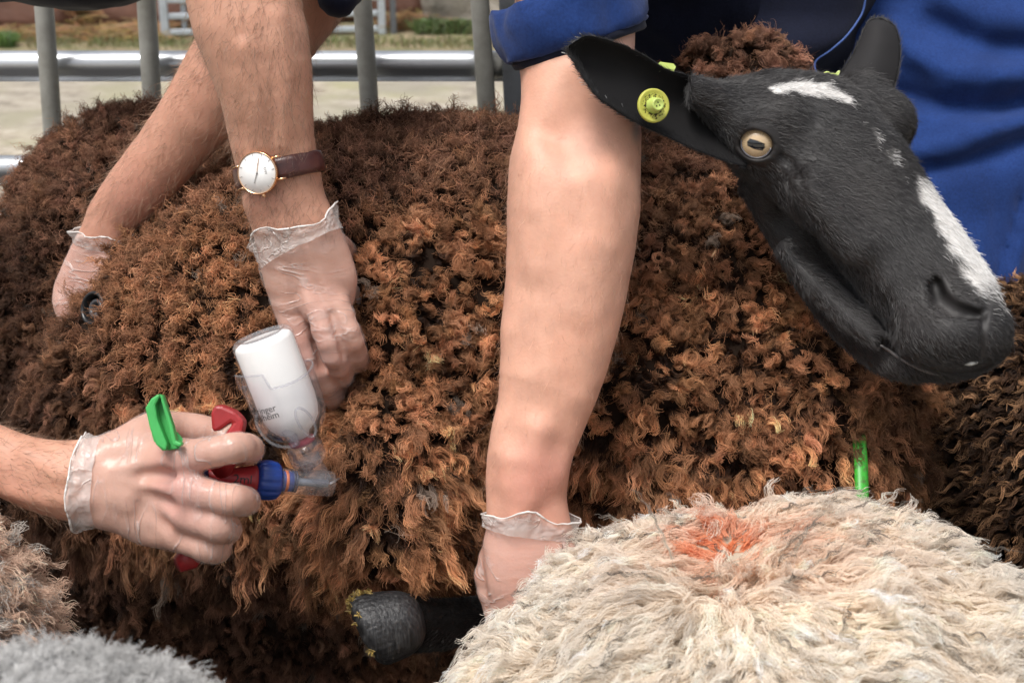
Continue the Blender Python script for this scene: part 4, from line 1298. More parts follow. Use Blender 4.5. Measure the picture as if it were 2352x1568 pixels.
# ------------------------------------------------------------------ ear tags
M['tag'] = pmat('tag_plastic', (0.47, 0.47, 0.085), 0.42, var=(90.0, (0.24, 0.21, 0.05), 0.56, 0.75), sss=0.1)
M['tag_pin'] = pmat('tag_pin_plastic', (0.45, 0.55, 0.14), 0.38, sss=0.1)
M['tag_dirt'] = pmat('tag_dirt', (0.035, 0.028, 0.012), 0.9)
tp = L(1500, 243, 1.028); tn = nrm(np.array([0.30, -0.05, 0.95]))
tag = thing('ear_tag', W(tp), 'round yellow-green ear tag with a raised pin in the near ear', 'ear tag')
V, F = lathe([(-.0015, .001), (-.0015, .0116), (0, .0124), (.0016, .0122), (.0022, .0112), (.0014, .0100), (.0012, .0062), (.0015, .0056)], tp, tn, n=48)
disc = mesh('disc', V, F, M['tag'], tag)
V, F = lathe([(.001, .0062), (.0016, .0060), (.0090, .0047), (.0098, .0042), (.0098, .0034), (.0092, .0028), (.0092, .0004)], tp, tn, n=32)
pin = mesh('pin', V, F, M['tag_pin'], tag)
tx = nrm(np.cross((0, 1, 0), tn)); ty = np.cross(tn, tx)
for dx, dy in ((-.0011, -.0012), (.0011, -.0006), (-.0002, .0014)):
    V, F = lathe([(.0093, .00055), (.00945, .00052)], tp + tx * dx + ty * dy, tn, n=10)
    mesh('pin_hole', V, F, M['tag_dirt'], pin)
r_ = np.random.default_rng(9)
vv, ff = [], []
for k in range(120):                                                       # grime round the pin
    a = r_.random() * 6.283; rad = .0062 + .0032 * r_.random() ** 2
    q = tp + tn * .0016 + rad * (math.cos(a) * tx + math.sin(a) * ty)
    s_ = .0003 + .0004 * r_.random()
    vv += [q - tx * s_ - ty * s_, q + tx * s_ - ty * s_ * .5, q + ty * s_ + tn * .0003]; ff.append((3 * k, 3 * k + 1, 3 * k + 2))
mesh('grime', np.array(vv), ff, M['tag_dirt'], tag, smooth=False, kind='stuff')
def flap(c, pts, n, th, name, par):
    n = nrm(n); x = nrm(np.cross((0, 1, 0), n)); y = np.cross(n, x)
    m_ = len(pts); V = [c + px * x + py * y + n * th + n * 0.0006 * math.sin(i * 1.3) for i, (px, py) in enumerate(pts)] + [c + px * x + py * y for px, py in pts]
    F = [tuple(range(m_)), tuple(range(2 * m_ - 1, m_ - 1, -1))] + [(i, i + m_, (i + 1) % m_ + m_, (i + 1) % m_) for i in range(m_)]
    return mesh(name, np.array(V), F, M['tag_pin'], par, smooth=False)
flap(L(1530, 154, 1.055), [(-.006, -.004), (.005, -.004), (.007, .000), (.0055, .0024), (-.005, .0032), (-.0065, .002)], (0.3, 0.1, 1), .0016, 'back_plate', tag)
tq = L(1908, 178, 1.118)
tag2 = thing('ear_tag', W(tq), 'folded yellow-green ear tag at the base of the far ear', 'ear tag')
flap(tq, [(-.0062, -.0050), (.000, -.0045), (.0062, .0015), (.0072, .0045), (.0058, .0048), (.0035, .0024), (-.004, .0040), (-.0066, .0028), (-.0072, -.001)], (-0.2, 0.1, 1), .0022, 'plate', tag2)
V, F = lathe([(-.001, .0035), (.002, .0035), (.0026, .0028)], tq + np.array([-.0035, .0004, .0018]), (-0.2, 0.3, 1), n=20)
mesh('stud', V, F, M['tag_pin'], tag2)
# ------------------------------------------------------------------ plastics and glass
def clear_mat(name, tint, clear, rough=0.06):
    """thin clear plastic: straight-through view plus a glossy surface."""
    m, nt, bs = nodes_of(name)
    out = nt.nodes['Material Output']
    tr = nt.nodes.new('ShaderNodeBsdfTransparent'); tr.inputs[0].default_value = (*tint, 1)
    gl = nt.nodes.new('ShaderNodeBsdfGlossy'); gl.inputs['Roughness'].default_value = rough
    df = nt.nodes.new('ShaderNodeBsdfDiffuse'); df.inputs[0].default_value = (0.75, 0.76, 0.78, 1)
    fr = nt.nodes.new('ShaderNodeFresnel'); fr.inputs[0].default_value = 1.5
    m1 = nt.nodes.new('ShaderNodeMixShader'); m1.inputs[0].default_value = 1 - clear
    nt.links.new(tr.outputs[0], m1.inputs[1]); nt.links.new(df.outputs[0], m1.inputs[2])
    m2 = nt.nodes.new('ShaderNodeMixShader')
    ge = nt.nodes.new('ShaderNodeNewGeometry'); mb = nt.nodes.new('ShaderNodeMath'); mb.operation = 'SUBTRACT'; mb.inputs[0].default_value = 1.0
    nt.links.new(ge.outputs['Backfacing'], mb.inputs[1])
    mm = nt.nodes.new('ShaderNodeMath'); mm.operation = 'MULTIPLY'; nt.links.new(fr.outputs[0], mm.inputs[0]); nt.links.new(mb.outputs[0], mm.inputs[1])
    nt.links.new(mm.outputs[0], m2.inputs[0]); nt.links.new(m1.outputs[0], m2.inputs[1]); nt.links.new(gl.outputs[0], m2.inputs[2])
    nt.links.new(m2.outputs[0], out.inputs[0])
    return m
M['clear'] = clear_mat('clear_plastic', (0.95, 0.95, 0.965), 0.92)
M['clear2'] = clear_mat('thick_clear_plastic', (0.90, 0.90, 0.92), 0.91, 0.10)
M['bottle'] = clear_mat('bottle_plastic', (0.98, 0.98, 0.99), 0.86, 0.12)
M['milk'] = pmat('vaccine', (0.88, 0.87, 0.84), 0.5)
M['red'] = pmat('red_plastic', (0.36, 0.022, 0.026), 0.42, var=(60.0, (0.28, 0.018, 0.02), 0.4, 0.7), bmp=(900.0, 0.12, 0.0003))
M['green'] = pmat('green_plastic', (0.06, 0.42, 0.10), 0.42, var=(50.0, (0.05, 0.35, 0.085), 0.4, 0.7), bmp=(900.0, 0.12, 0.0003))
M['blue'] = pmat('blue_plastic', (0.012, 0.045, 0.24), 0.35, bmp=(900.0, 0.10, 0.0003))
M['navyplastic'] = pmat('dark_blue_plastic', (0.012, 0.016, 0.05), 0.35)
M['orange'] = pmat('orange_seal', (0.60, 0.13, 0.03), 0.4)
M['grey'] = pmat('grey_plastic', (0.20, 0.22, 0.26), 0.4)
M['ink'] = pmat('black_print', (0.02, 0.02, 0.02), 0.5)
M['redink'] = pmat('red_print', (0.42, 0.06, 0.09), 0.5)

inj = thing('injector', W(L(600, 1092, 1.01)), 'red and blue vaccine injector with green lever, pressed into the brown wool', 'injector')
A0, A1 = L(462, 1094, 1.002), L(760, 1110, 1.040)
ax = nrm(A1 - A0); px_ = K * 1.012
def at_ax(u):                                             # the place on the barrel's axis below picture column u
    t = (u - 462) / (760 - 462)
    return A0 + (A1 - A0) * t
def lat(prof, name, mat, par=None, n=40, closed=True):
    """profile given as (column u, radius px)."""
    o = at_ax(prof[0][0])
    V, F = lathe([((at_ax(u) - o) @ ax, r * px_) for u, r in prof], o, ax, n=n, closed=closed)
    return mesh(name, V, F, M[mat], par or inj)
bodyp = lat([(474, 14), (476, 19), (500, 21), (540, 25), (575, 32), (590, 34), (592, 20)], 'body', 'red')
lat([(440, 12), (444, 15), (462, 17), (475, 17), (475.5, 10)], 'rear_collar', 'navyplastic')
# ribbed nut
o = at_ax(584); prof = [(584, 34), (587, 41), (594, 45), (606, 46.5), (620, 46), (632, 43), (638, 37), (639, 28)]
V, F = lathe([((at_ax(u) - o) @ ax, r * px_) for u, r in prof], o, ax, n=96)
ang = np.tile(np.arange(96), len(prof))
dirs = V - (o + ((V - o) @ ax)[:, None] * ax)
groove = (np.cos(ang / 96 * 2 * math.pi * 12) > 0.45).astype(float) * np.repeat([0, .4, 1, 1, 1, .7, 0, 0], 96)
V = V - dirs * (0.055 * groove)[:, None]
mesh('nut', V, F, M['blue'], inj)
brl = lat([(636, 31), (640, 31.5), (642, 30), (760, 30), (764, 28)], 'barrel', 'clear', n=40, closed=False)
lat([(640, 23), (646, 24), (672, 24), (674, 12)], 'piston', 'blue', brl)
lat([(674, 9), (680, 9), (752, 9), (754, 4)], 'piston_rod', 'grey', brl)
lat([(650, 24), (651, 25.5), (656, 25.5), (657, 24)], 'seal', 'orange', brl, closed=False)
for k in (668, 674):
    lat([(k, 23.5), (k + .5, 25), (k + 3, 25), (k + 3.5, 23.5)], 'groove_ring', 'navyplastic', brl, closed=False)
V, F = tube([at_ax(758), at_ax(762) + np.array([0, 0, -0.025]), at_ax(766) + np.array([0, 0, -0.05])], [.0009, .0008, .0006], 8)
mesh('needle', V, F, M['aluminium'], inj)

# bottle, its clear holder and the ribbed adapter, all on one tilted axis
B0, B1 = L(714, 1066, 1.034), L(600, 772, 1.012)
bx = nrm(B1 - B0); bl = np.linalg.norm(B1 - B0)
bref = nrm(np.cross(bx, (0, 0, 1)))
def bl_t(t): return B0 + (B1 - B0) * t
def latb(prof, name, mat, par, n=48, closed=True):
    V, F = lathe([(t * bl, r * px_) for t, r in prof], B0, bx, n=n, closed=closed)
    return mesh(name, V, F, M[mat], par)
# elbow between barrel and adapter
V, F = tube([L(745, 1106, 1.038), L(735, 1092, 1.036), L(722, 1078, 1.035), bl_t(0.06)], np.array([20, 24, 26, 27]) * px_, 20)
mesh('elbow', V, F, M['clear2'], inj)
prof = [(-.01, 25), (.0, 32), (.02, 40), (.045, 43)]
for k in range(5):
    prof += [(.05 + k * .016, 43.5), (.057 + k * .016, 40), (.063 + k * .016, 43.5)]
prof += [(.140, 44), (.155, 40), (.175, 36)]
adp = latb(prof, 'adapter', 'clear2', inj)
latb([(.16, 25), (.17, 31), (.20, 31), (.21, 27)], 'red_ring', 'redink', adp, n=32)
hld_prof = [(.17, 30), (.195, 42), (.23, 45), (.25, 58), (.30, 72), (.36, 80), (.45, 84), (.55, 86), (.68, 88)]
V, F = lathe([(t * bl, r * px_) for t, r in hld_prof], B0, bx, ref=(0, 0, 1), n=72, closed=False)
# wavy upper lip: the holder is cut lower on one side
nn_ = 72; top = (len(hld_prof) - 1) * nn_
s0 = nrm(np.cross(bx, np.array([0, 0, 1.0]))); t0 = np.cross(bx, s0)
for j in range(nn_):
    a = 2 * math.pi * j / nn_
    dipf = 0.020 * math.sin(a * 2 + 0.6) + (0.11 if math.cos(a - 4.0) > 0.82 else 0.0)
    V[top + j] += bx * bl * dipf
    V[top - nn_ + j] += bx * bl * dipf * 0.4
hld = mesh('bottle_holder', V, F, M['clear'], inj)
Vr, Fr = tube(np.concatenate([V[top:top + nn_], V[top:top + 1]]), 0.00085, 8, cap=False)
mesh('rim', Vr, Fr, M['clear2'], hld)
# the holder's window rib and its thumb loop
wp = []
for k in range(25):
    a = k / 24 * 2 * math.pi
    t_ = 0.40 + 0.115 * math.sin(a) ; ph_ = 0.95 + 0.30 * math.cos(a)
    r_ = np.interp(t_, [.30, .36, .45, .55], [72, 80, 84, 86]) * px_ + .0006
    wp.append(bl_t(t_) + r_ * (math.cos(ph_) * np.array([0.93, -0.36, 0]) + math.sin(ph_) * np.array([0, 0, 1.0]) * 1.0))
V, F = tube(wp, 0.0010, 8, cap=False); mesh('window_rim', V, F, M['clear2'], hld)
lp_ = spline(LL([(592, 945, 1.012), (588, 968, 1.012), (600, 995, 1.013), (625, 1018, 1.014), (655, 1026, 1.016), (680, 1020, 1.017), (678, 998, 1.015), (662, 985, 1.014)]), 30)
V, F = tube(lp_, 0.0012, 8); mesh('loop', V, F, M['clear2'], hld)
V, F = tube(LL([(655, 985, 1.012), (672, 1005, 1.013), (682, 1022, 1.015)]), [.0035, .004, .003], 12); mesh('catch', V, F, M['clear2'], hld)
btl = latb([(.20, 27), (.24, 30), (.28, 50), (.33, 63), (.40, 70), (.50, 72.5), (.96, 73), (.99, 71), (1.012, 65), (1.016, 58), (1.006, 54), (.995, 48), (.992, 4)], 'bottle', 'bottle', inj)
latb([(.215, 22), (.25, 26), (.29, 46), (.34, 59), (.41, 66), (.50, 69), (.945, 69.5), (.97, 66), (.982, 58), (.98, 2)], 'vaccine', 'milk', btl)
# print on the holder, bent round it
def bent_text(txt, t, ph0, size, mat, par, r_px):
    cu = bpy.data.curves.new('text', 'FONT'); cu.body = txt; cu.size = size; cu.resolution_u = 3
    tmp = bpy.data.objects.new('text', cu); col.objects.link(tmp)
    dg = bpy.context.evaluated_depsgraph_get()
    me = bpy.data.meshes.new_from_object(tmp.evaluated_get(dg))
    V = np.array([v.co for v in me.vertices]); F = [tuple(p.vertices) for p in me.polygons]
    bpy.data.objects.remove(tmp); bpy.data.meshes.remove(me); bpy.data.curves.remove(cu)
    r = r_px * px_ + 0.0005
    ph = ph0 + V[:, 0] / r
    side = nrm(np.cross(np.array([0, 0, 1.0]), bx)) * -1
    if side[0] < 0: side = -side
    frn = np.cross(side, bx); frn = frn if frn[2] > 0 else -frn
    P = bl_t(t) + bx * V[:, 1:2] + r * (np.sin(ph)[:, None] * side + np.cos(ph)[:, None] * frn)
    return mesh('print', P, F, mat, par, smooth=False)
bent_text('Boehringer', .515, -1.32, 0.0070, M['ink'], hld, 85.5)
bent_text('Ingelheim', .463, -1.15, 0.0070, M['ink'], hld, 84.5)
bent_text('2ml', 0.0, 0, 0.009, M['ink'], bodyp, 28) if False else None
cu = bpy.data.curves.new('text', 'FONT'); cu.body = '2ml'; cu.size = 0.0090
tmp = bpy.data.objects.new('text', cu); col.objects.link(tmp)
me = bpy.data.meshes.new_from_object(tmp.evaluated_get(bpy.context.evaluated_depsgraph_get()))
TV = np.array([v.co for v in me.vertices]); TF = [tuple(p.vertices) for p in me.polygons]
bpy.data.objects.remove(tmp); bpy.data.meshes.remove(me); bpy.data.curves.remove(cu)
upv = nrm(np.cross(np.array([0, 0, 1.0]), ax))
o = at_ax(528)
hgt = TV[:, 1] - 0.0022
uu = 528 + TV[:, 0] / px_
rr = np.interp(uu, [476, 500, 540, 575, 590], [19, 21, 25, 32, 34]) * px_ + 0.0004
frn = np.cross(ax, upv)
P = o + ax * TV[:, :1] + rr[:, None] * (np.sin(hgt / rr)[:, None] * upv + np.cos(hgt / rr)[:, None] * frn * np.sign(frn[2]))
mesh('print', P, TF, M['ink'], bodyp, smooth=False)

# lever (a green channel), red guard hook above the finger, red grip end under the hand
def extrude(poly, d0, d1, name, mat, par, bev=0.0012):
    """a flat outline (picture columns/rows) given real thickness between two distances."""
    bm = bmesh.new()
    vs = [bm.verts.new(L(u, v, d0)) for u, v in poly]
    f = bm.faces.new(vs)
    r = bmesh.ops.extrude_face_region(bm, geom=[f])
    nv_ = [g for g in r['geom'] if isinstance(g, bmesh.types.BMVert)]
    for v_, (u, v) in zip(nv_, poly): pass
    off = L(1176, 784, d1) - L(1176, 784, d0)
    for v_ in nv_: v_.co += Vector(off)
    bmesh.ops.recalc_face_normals(bm, faces=bm.faces)
    if bev: bmesh.ops.bevel(bm, geom=list(bm.edges), offset=bev, segments=2, affect='EDGES', profile=0.5)
    V = np.array([v.co for v in bm.verts]); bm.verts.index_update()
    F = [tuple(x.index for x in f.verts) for f in bm.faces]
    bm.free()
    return mesh(name, V, F, M[mat], par, smooth=False)
lev = extrude([(333, 937), (347, 915), (362, 905), (371, 906), (378, 925), (396, 985), (402, 1012), (412, 1030), (372, 1035), (352, 1012), (340, 965)], 0.962, 0.966, 'lever', 'green', inj, 0.0008)
extrude([(333, 937), (347, 915), (362, 905), (368, 908), (356, 930), (362, 965), (384, 1020), (380, 1036), (358, 1022), (344, 985)], 0.953, 0.962, 'lever_flange', 'green', lev, 0.0012)
extrude([(366, 906), (373, 908), (397, 980), (404, 1012), (418, 1018), (414, 1026), (396, 1022), (388, 985), (372, 930)], 0.954, 0.9615, 'lever_flange', 'green', lev, 0.0009)
V, F = tube(LL([(392, 1005, .966), (430, 1060, .985), (450, 1150, 1.02), (430, 1240, 1.03)]), [.006, .0075, .0075, .006], 14)
mesh('lever_arm', V, F, M['green'], lev)
grd = extrude([(483, 948), (493, 930), (508, 931), (540, 945), (556, 962), (560, 972), (553, 1003), (548, 1030), (508, 1034), (512, 1002), (534, 972), (530, 969), (506, 986), (498, 991), (486, 990)], 0.985, 1.000, 'guard', 'red', inj, 0.0022)
V, F = tube(LL([(530, 1010, .993), (520, 1050, 1.0), (505, 1085, 1.008)]), [.0075, .008, .008], 16); mesh('guard_stem', V, F, M['red'], inj)
V, F = tube(LL([(482, 1094, 1.012), (478, 1160, 1.025), (455, 1240, 1.03), (430, 1285, 1.028), (408, 1296, 1.024)]), [.008, .009, .0095, .009, .006], 18)
mesh('grip', V, F, M['red'], inj)

# ------------------------------------------------------------------ wristwatch
M['gold'] = pmat('rose_gold', (0.80, 0.48, 0.28), 0.18, 1.0)
M['dial'] = pmat('white_dial', (0.88, 0.88, 0.87), 0.35, coat=0.6)
M['steel'] = pmat('grey_marker', (0.30, 0.29, 0.28), 0.5)
M['leather'] = pmat('brown_leather', (0.075, 0.022, 0.018), 0.34, var=(60.0, (0.045, 0.014, 0.012), 0.4, 0.7), bmp=(500.0, 0.35, 0.0008), coat=0.15)
M['thread'] = pmat('stitching', (0.05, 0.016, 0.013), 0.6)
arm_ax = nrm(L(650, 430, 1.078) - L(632, 350, 1.073))
wq, wg = hit(arm_a1, 599, 397, 0.95, 1.2)
wn_ = nrm(wg * 0.5 + np.array([-0.30, 0.06, 0.85]))
wc = L(598, 397, -(wq[2] + 0.0015)) + wn_ * 0.0048
watch = thing('wristwatch', W(wc), 'slim wristwatch with white dial, gold case and brown leather strap', 'wristwatch')
wr_ = 49.0 * K * -wc[2]
V, F = lathe([(-.0045, wr_ * .80), (-.0040, wr_ * .97), (-.002, wr_ * 1.02), (0, wr_ * 1.02), (.0010, wr_ * .995), (.0012, wr_ * .955), (.0004, wr_ * .945)], wc, wn_, n=72)
mesh('case', V, F, M['gold'], watch)
V, F = lathe([(0, wr_ * .95), (.0006, wr_ * .948), (.00062, .0001)], wc, wn_, n=72)
dial = mesh('dial', V, F, M['dial'], watch)
# twelve o'clock points along the strap, to the right and a little up
w12 = nrm(L(680, 378, 1.05) - L(598, 397, 1.05)); w12 = nrm(w12 - (w12 @ wn_) * wn_); w3 = np.cross(w12, wn_)
def wpt(r, a, h=.0009): return wc + wn_ * h + r * wr_ * (math.cos(a) * w12 + math.sin(a) * w3)
for k in range(12):
    a = k * math.pi / 6
    V, F = boxm((wpt(.80, a) + wpt(.90, a)) / 2, wpt(1, a) - wpt(0, a), np.cross(wn_, wpt(1, a) - wpt(0, a)), wn_, wr_ * .065, .00018, .0001)
    mesh('marker', V, F, M['steel'], dial, smooth=False)
for name, a, ln, w in (('hour_hand', math.radians(115 + 6), .50, .0003), ('minute_hand', math.radians(-68), .72, .00022)):
    V, F = boxm((wpt(-.06, a, .0012) + wpt(ln, a, .0012)) / 2, wpt(1, a) - wpt(0, a), np.cross(wn_, wpt(1, a) - wpt(0, a)), wn_, wr_ * (ln + .06) / 2, w, .0001)
    mesh(name, V, F, M['steel'] if name[0] == 'h' else M['gold'], dial, smooth=False)
V, F = lathe([(.0009, .0008), (.0015, .0007)], wc, wn_, n=14); mesh('hub', V, F, M['steel'], dial)
def flat_text(txt, size, c, xdir, n, mat, par):
    cu = bpy.data.curves.new('text', 'FONT'); cu.body = txt; cu.size = size; cu.align_x = 'CENTER'
    tmp = bpy.data.objects.new('text', cu); col.objects.link(tmp)
    me = bpy.data.meshes.new_from_object(tmp.evaluated_get(bpy.context.evaluated_depsgraph_get()))
    V = np.array([v.co for v in me.vertices]); F = [tuple(p.vertices) for p in me.polygons]
    bpy.data.objects.remove(tmp); bpy.data.meshes.remove(me); bpy.data.curves.remove(cu)
    y = np.cross(n, xdir)
    return mesh('print', c + V[:, :1] * xdir + V[:, 1:2] * y, F, mat, par, smooth=False)
flat_text('DW', .0030, wpt(.38, 0, .0008), -w3 if (-w3)[1] < 0 else w3, wn_, M['steel'], dial)
V, F = lathe([(0, .0012), (.0004, .0014), (.0022, .0014), (.0026, .0010)], wpt(1.0, math.radians(90), -.0015), wpt(1, math.radians(90)) - wc, n=16)
mesh('crown', V, F, M['gold'], watch)
for s in (1, -1):
    for e in (0.52, -0.52):
        a_ = wc + w12 * wr_ * (.86 * s) + w3 * wr_ * e - wn_ * .0012
        b_ = wc + w12 * wr_ * (1.28 * s) + w3 * wr_ * e - wn_ * .0030
        V, F = tube([a_, (a_ + b_) / 2 + wn_ * .0003, b_], [.0009, .0009, .0007], 10)
        mesh('lug', V, F, M['gold'], watch)
# strap: follows the wrist all round, starts and ends at the lugs
st_ax = nrm(w3 * np.sign(w3 @ arm_ax))
c0 = wc - wn_ * 0.030
n_ = 120
P, D, r = ring(arm_a1, c0, st_ax, n_, ref=wn_, r1=0.09)
ang_ = np.arange(n_) * 2 * math.pi / n_
half = 0.0088
lift = 0.0012
Vs, Fs = [], []
gap = math.asin(min(0.95, wr_ * 1.02 / np.linalg.norm(wc - c0)))
use = [i for i in range(n_) if gap * 0.80 < ang_[i] < 2 * math.pi - gap * 0.80]
for i in use:
    f_ = min(1, min(ang_[i] - gap * 0.8, 2 * math.pi - gap * 0.8 - ang_[i]) / 0.5)
    hw = half * (0.97 - 0.10 * (1 - abs(math.cos(ang_[i] / 2))))
    for w_, t_ in ((-1, .0), (-.92, .0020), (-.5, .0026), (0, .0028), (.5, .0026), (.92, .0020), (1, .0), (.9, -.0006), (-.9, -.0006)):
        Vs.append(P[i] + D[i] * (lift + t_) + st_ax * w_ * hw)
m_ = 9
for k in range(len(use) - 1):
    for j in range(m_):
        Fs.append((k * m_ + j, (k + 1) * m_ + j, (k + 1) * m_ + (j + 1) % m_, k * m_ + (j + 1) % m_))
Fs += [tuple(range(m_)), tuple(reversed(range((len(use) - 1) * m_, len(use) * m_)))]
strap = mesh('strap', np.array(Vs), Fs, M['leather'], watch)
ki = [i for i in use if (P[i] - c0) @ np.array([1.0, 0, 0]) > 0.02]
kb = max(range(n_), key=lambda i: P[i][0] - 1.2 * P[i][2])
V, F = tube([P[kb] + D[kb] * .0052 + st_ax * w_ for w_ in np.linspace(-.0105, .0105, 7)], .0012, 8)
mesh('buckle', V, F, M['gold'], watch)
kb2 = kb + 4 if P[(kb + 4) % n_][2] < P[kb][2] else kb - 4
lp2 = [P[kb2 % n_] + D[kb2 % n_] * .0048 + st_ax * w_ for w_ in np.linspace(-.0098, .0098, 7)]
V, F = tube(lp2, .0014, 8); mesh('keeper_loop', V, F, M['leather'], strap)

# ------------------------------------------------------------------ black ring in the far hand, hoof, green strip
M['black'] = pmat('black_rubber', (0.012, 0.012, 0.013), 0.35)
rc = L(216, 708, 1.245); rn = nrm(np.array([-0.55, 0.1, 0.83]))
rg = thing('syringe_end', W(rc), 'black round end of a syringe held in the far gloved hand', 'syringe')
V, F = lathe([(-.03, .010), (-.004, .0142), (0, .0150), (.0022, .0150), (.003, .0142), (.003, .0125), (.001, .0115), (-.004, .0110)], rc, rn, n=48, closed=False)
mesh('collar', V, F, M['black'], rg)
V, F = lathe([(-.006, .0112), (-.002, .0085), (-.0008, .0080), (-.0008, .0055), (-.004, .0050), (-.006, .0002)], rc, rn, n=40)
mesh('plunger', V, F, pmat('grey_rubber', (0.06, 0.06, 0.065), 0.4), rg)

OBST.append(lambda p: s_ball(p, rc + np.array([-.004, 0, .01]), .017))
# ------------------------------------------------------------------ clothing
def cloth(name, c, c2):
    m, nt, bs = nodes_of(name)
    n1 = noise_node(nt, 420.0, 2, 0.5); n2 = noise_node(nt, 16.0, 4, 0.6)
    r2 = ramp(nt, n2.outputs[0], [(0.35, c2), (0.65, c)])
    r1 = ramp(nt, n1.outputs[0], [(0.3, (0.80, 0.80, 0.82)), (0.7, (1.12, 1.12, 1.12))])
    nt.links.new(mixc(nt, 1.0, r2.outputs[0], r1.outputs[0], 'MULTIPLY'), bs.inputs['Base Color'])
    bs.inputs['Roughness'].default_value = 0.85
    bs.inputs['Specular IOR Level'].default_value = 0.15
    bs.inputs['Sheen Weight'].default_value = 0.12
    bump(nt, bs, n1.outputs[0], 0.35, 0.0006)
    return m
M['blue_cloth'] = cloth('blue_twill', (0.016, 0.046, 0.180), (0.011, 0.032, 0.128))
M['navy_cloth'] = cloth('navy_twill', (0.0075, 0.010, 0.026), (0.005, 0.007, 0.018))
M['seam'] = pmat('seam_thread', (0.05, 0.10, 0.30), 0.8)

tr_rows = limb([(2260, -420, 420, 1.66, .5), (2250, -100, 400, 1.66, .5), (2225, 200, 350, 1.64, .5), (2175, 450, 285, 1.62, .5), (2120, 620, 232, 1.60, .52), (2072, 720, 205, 1.60, .55), (2000, 900, 185, 1.62, .6), (1960, 1300, 160, 1.75, .7), (1950, 1700, 140, 1.9, .8), (1945, 2050, 130, 2.0, .9)], 22)
tr_base = lambda p: s_loft(p, *tr_rows)
FOLD = [([(2420, 165), (2300, 175), (2180, 168), (2090, 120), (2040, 60)], 34, .016), ([(2420, 225), (2300, 250), (2170, 250), (2060, 215)], 26, -.018),
        ([(2420, 262), (2300, 290), (2200, 335), (2090, 350)], 34, .014), ([(2420, 300), (2300, 345), (2220, 372), (2130, 392)], 20, -.010),
        ([(2420, 60), (2280, 40), (2170, -10)], 40, .012), ([(2400, 110), (2250, 105), (2140, 55)], 24, -.010), ([(2352, 400), (2260, 430), (2150, 430)], 45, .006),
        ([(2352, 455), (2318, 560), (2280, 690)], 12, -.009), ([(2372, 470), (2340, 580), (2300, 700)], 22, .008), ([(2240, 400), (2262, 500), (2250, 640)], 16, .003), ([(2270, 400), (2290, 480), (2280, 600)], 10, -.002)]
def trousers_f(p):
    d = tr_base(p)
    u, v = PX(p)
    sel = (np.abs(d) < .06) & (p[:, 2] > -1.62) & (v < 760)
    if sel.any():
        e = np.zeros(sel.sum(), np.float32)
        for t, w, a in FOLD:
            ds, _ = seg_d(u[sel], v[sel], t)
            e += a * np.exp(-(ds / w) ** 2)
        d = d.copy(); d[sel] -= e
    return d + 0.004 * vnoise(p * np.array([1, 2.2, 1], np.float32), 0.09, 71) + 0.0035 * vnoise(p * np.array([1.4, .5, 1], np.float32), 0.03, 78) + 0.0010 * vnoise(p, 0.02, 72)
c_ = LL([(1800, -300, 1.5), (2352, -300, 1.9), (1850, 1900, 1.8), (2700, 0, 1.6)])
V, Q = sdf_mesh(trousers_f, (0.22, -0.70, -2.1), (0.80, 0.52, -1.36), 0.0075, 4)
mesh('trousers', V, Q, M['blue_cloth'], person_b)
def jacket_f(p):
    d = s_ell(p, L(1640, -250, 1.60), (0.205, 0.238, 0.16))
    d = smin(d, s_ell(p, L(1890, -130, 1.68), (0.15, 0.25, 0.10)), 0.03)
    d = smin(d, s_cap(p, L(1385, -430, 1.28), L(1600, -420, 1.55), 0.085, 0.12), 0.04)
    d = smin(d, s_chain(p, [L(1345, -330, 1.24), L(1325, -130, 1.16), L(1322, 0, 1.118)], [.085, .062, .050]), 0.03)
    d = d + 0.006 * vnoise(p * np.array([1, 1.8, 1], np.float32), 0.06, 73) + 0.003 * vnoise(p, 0.022, 74)
    return smax(d, -(arm_b_base(p) - 0.003), 0.004)
V, Q = sdf_mesh(jacket_f, (-0.02, -0.06, -1.95), (0.56, 0.52, -0.98), 0.007, 4)
mesh('jacket', V, Q, M['navy_cloth'], person_b)
OBST.append(jacket_f)
# front flap of the jacket with its pale edge seam
edge = [(1992, -40), (1984, 20), (1968, 52), (1940, 88), (1905, 118), (1878, 136), (1871, 152), (1878, 178), (1890, 205)]
E_ = spline(np.array(edge, float), 30)
rows = []
for k in range(9):
    t = k / 8
    rows.append(np.array([L(u - 240 * t, v + 30 * t - 25 * t * t, 1.425 + 0.012 * t - 0.012 * math.sin(t * 3.1) + 0.003 * math.sin(v * .05)) for u, v in E_]))
V = np.concatenate(rows + [r_ + np.array([0, 0, -.0016]) for r_ in rows]); n_ = 30; N0 = 9 * n_
F = []
for i in range(8):
    for j in range(n_ - 1):
        a, b, c, d = i * n_ + j, i * n_ + j + 1, (i + 1) * n_ + j + 1, (i + 1) * n_ + j
        F += [(d, c, b, a), (a + N0, b + N0, c + N0, d + N0)]
for j in range(n_ - 1): F.append((j, j + 1, j + 1 + N0, j + N0))
flp = mesh('jacket_flap', V, F, M['navy_cloth'], person_b)
V, F = tube(rows[0] + np.array([0, 0, .0004]), 0.0011, 8); mesh('edge_seam', V, F, M['seam'], flp)
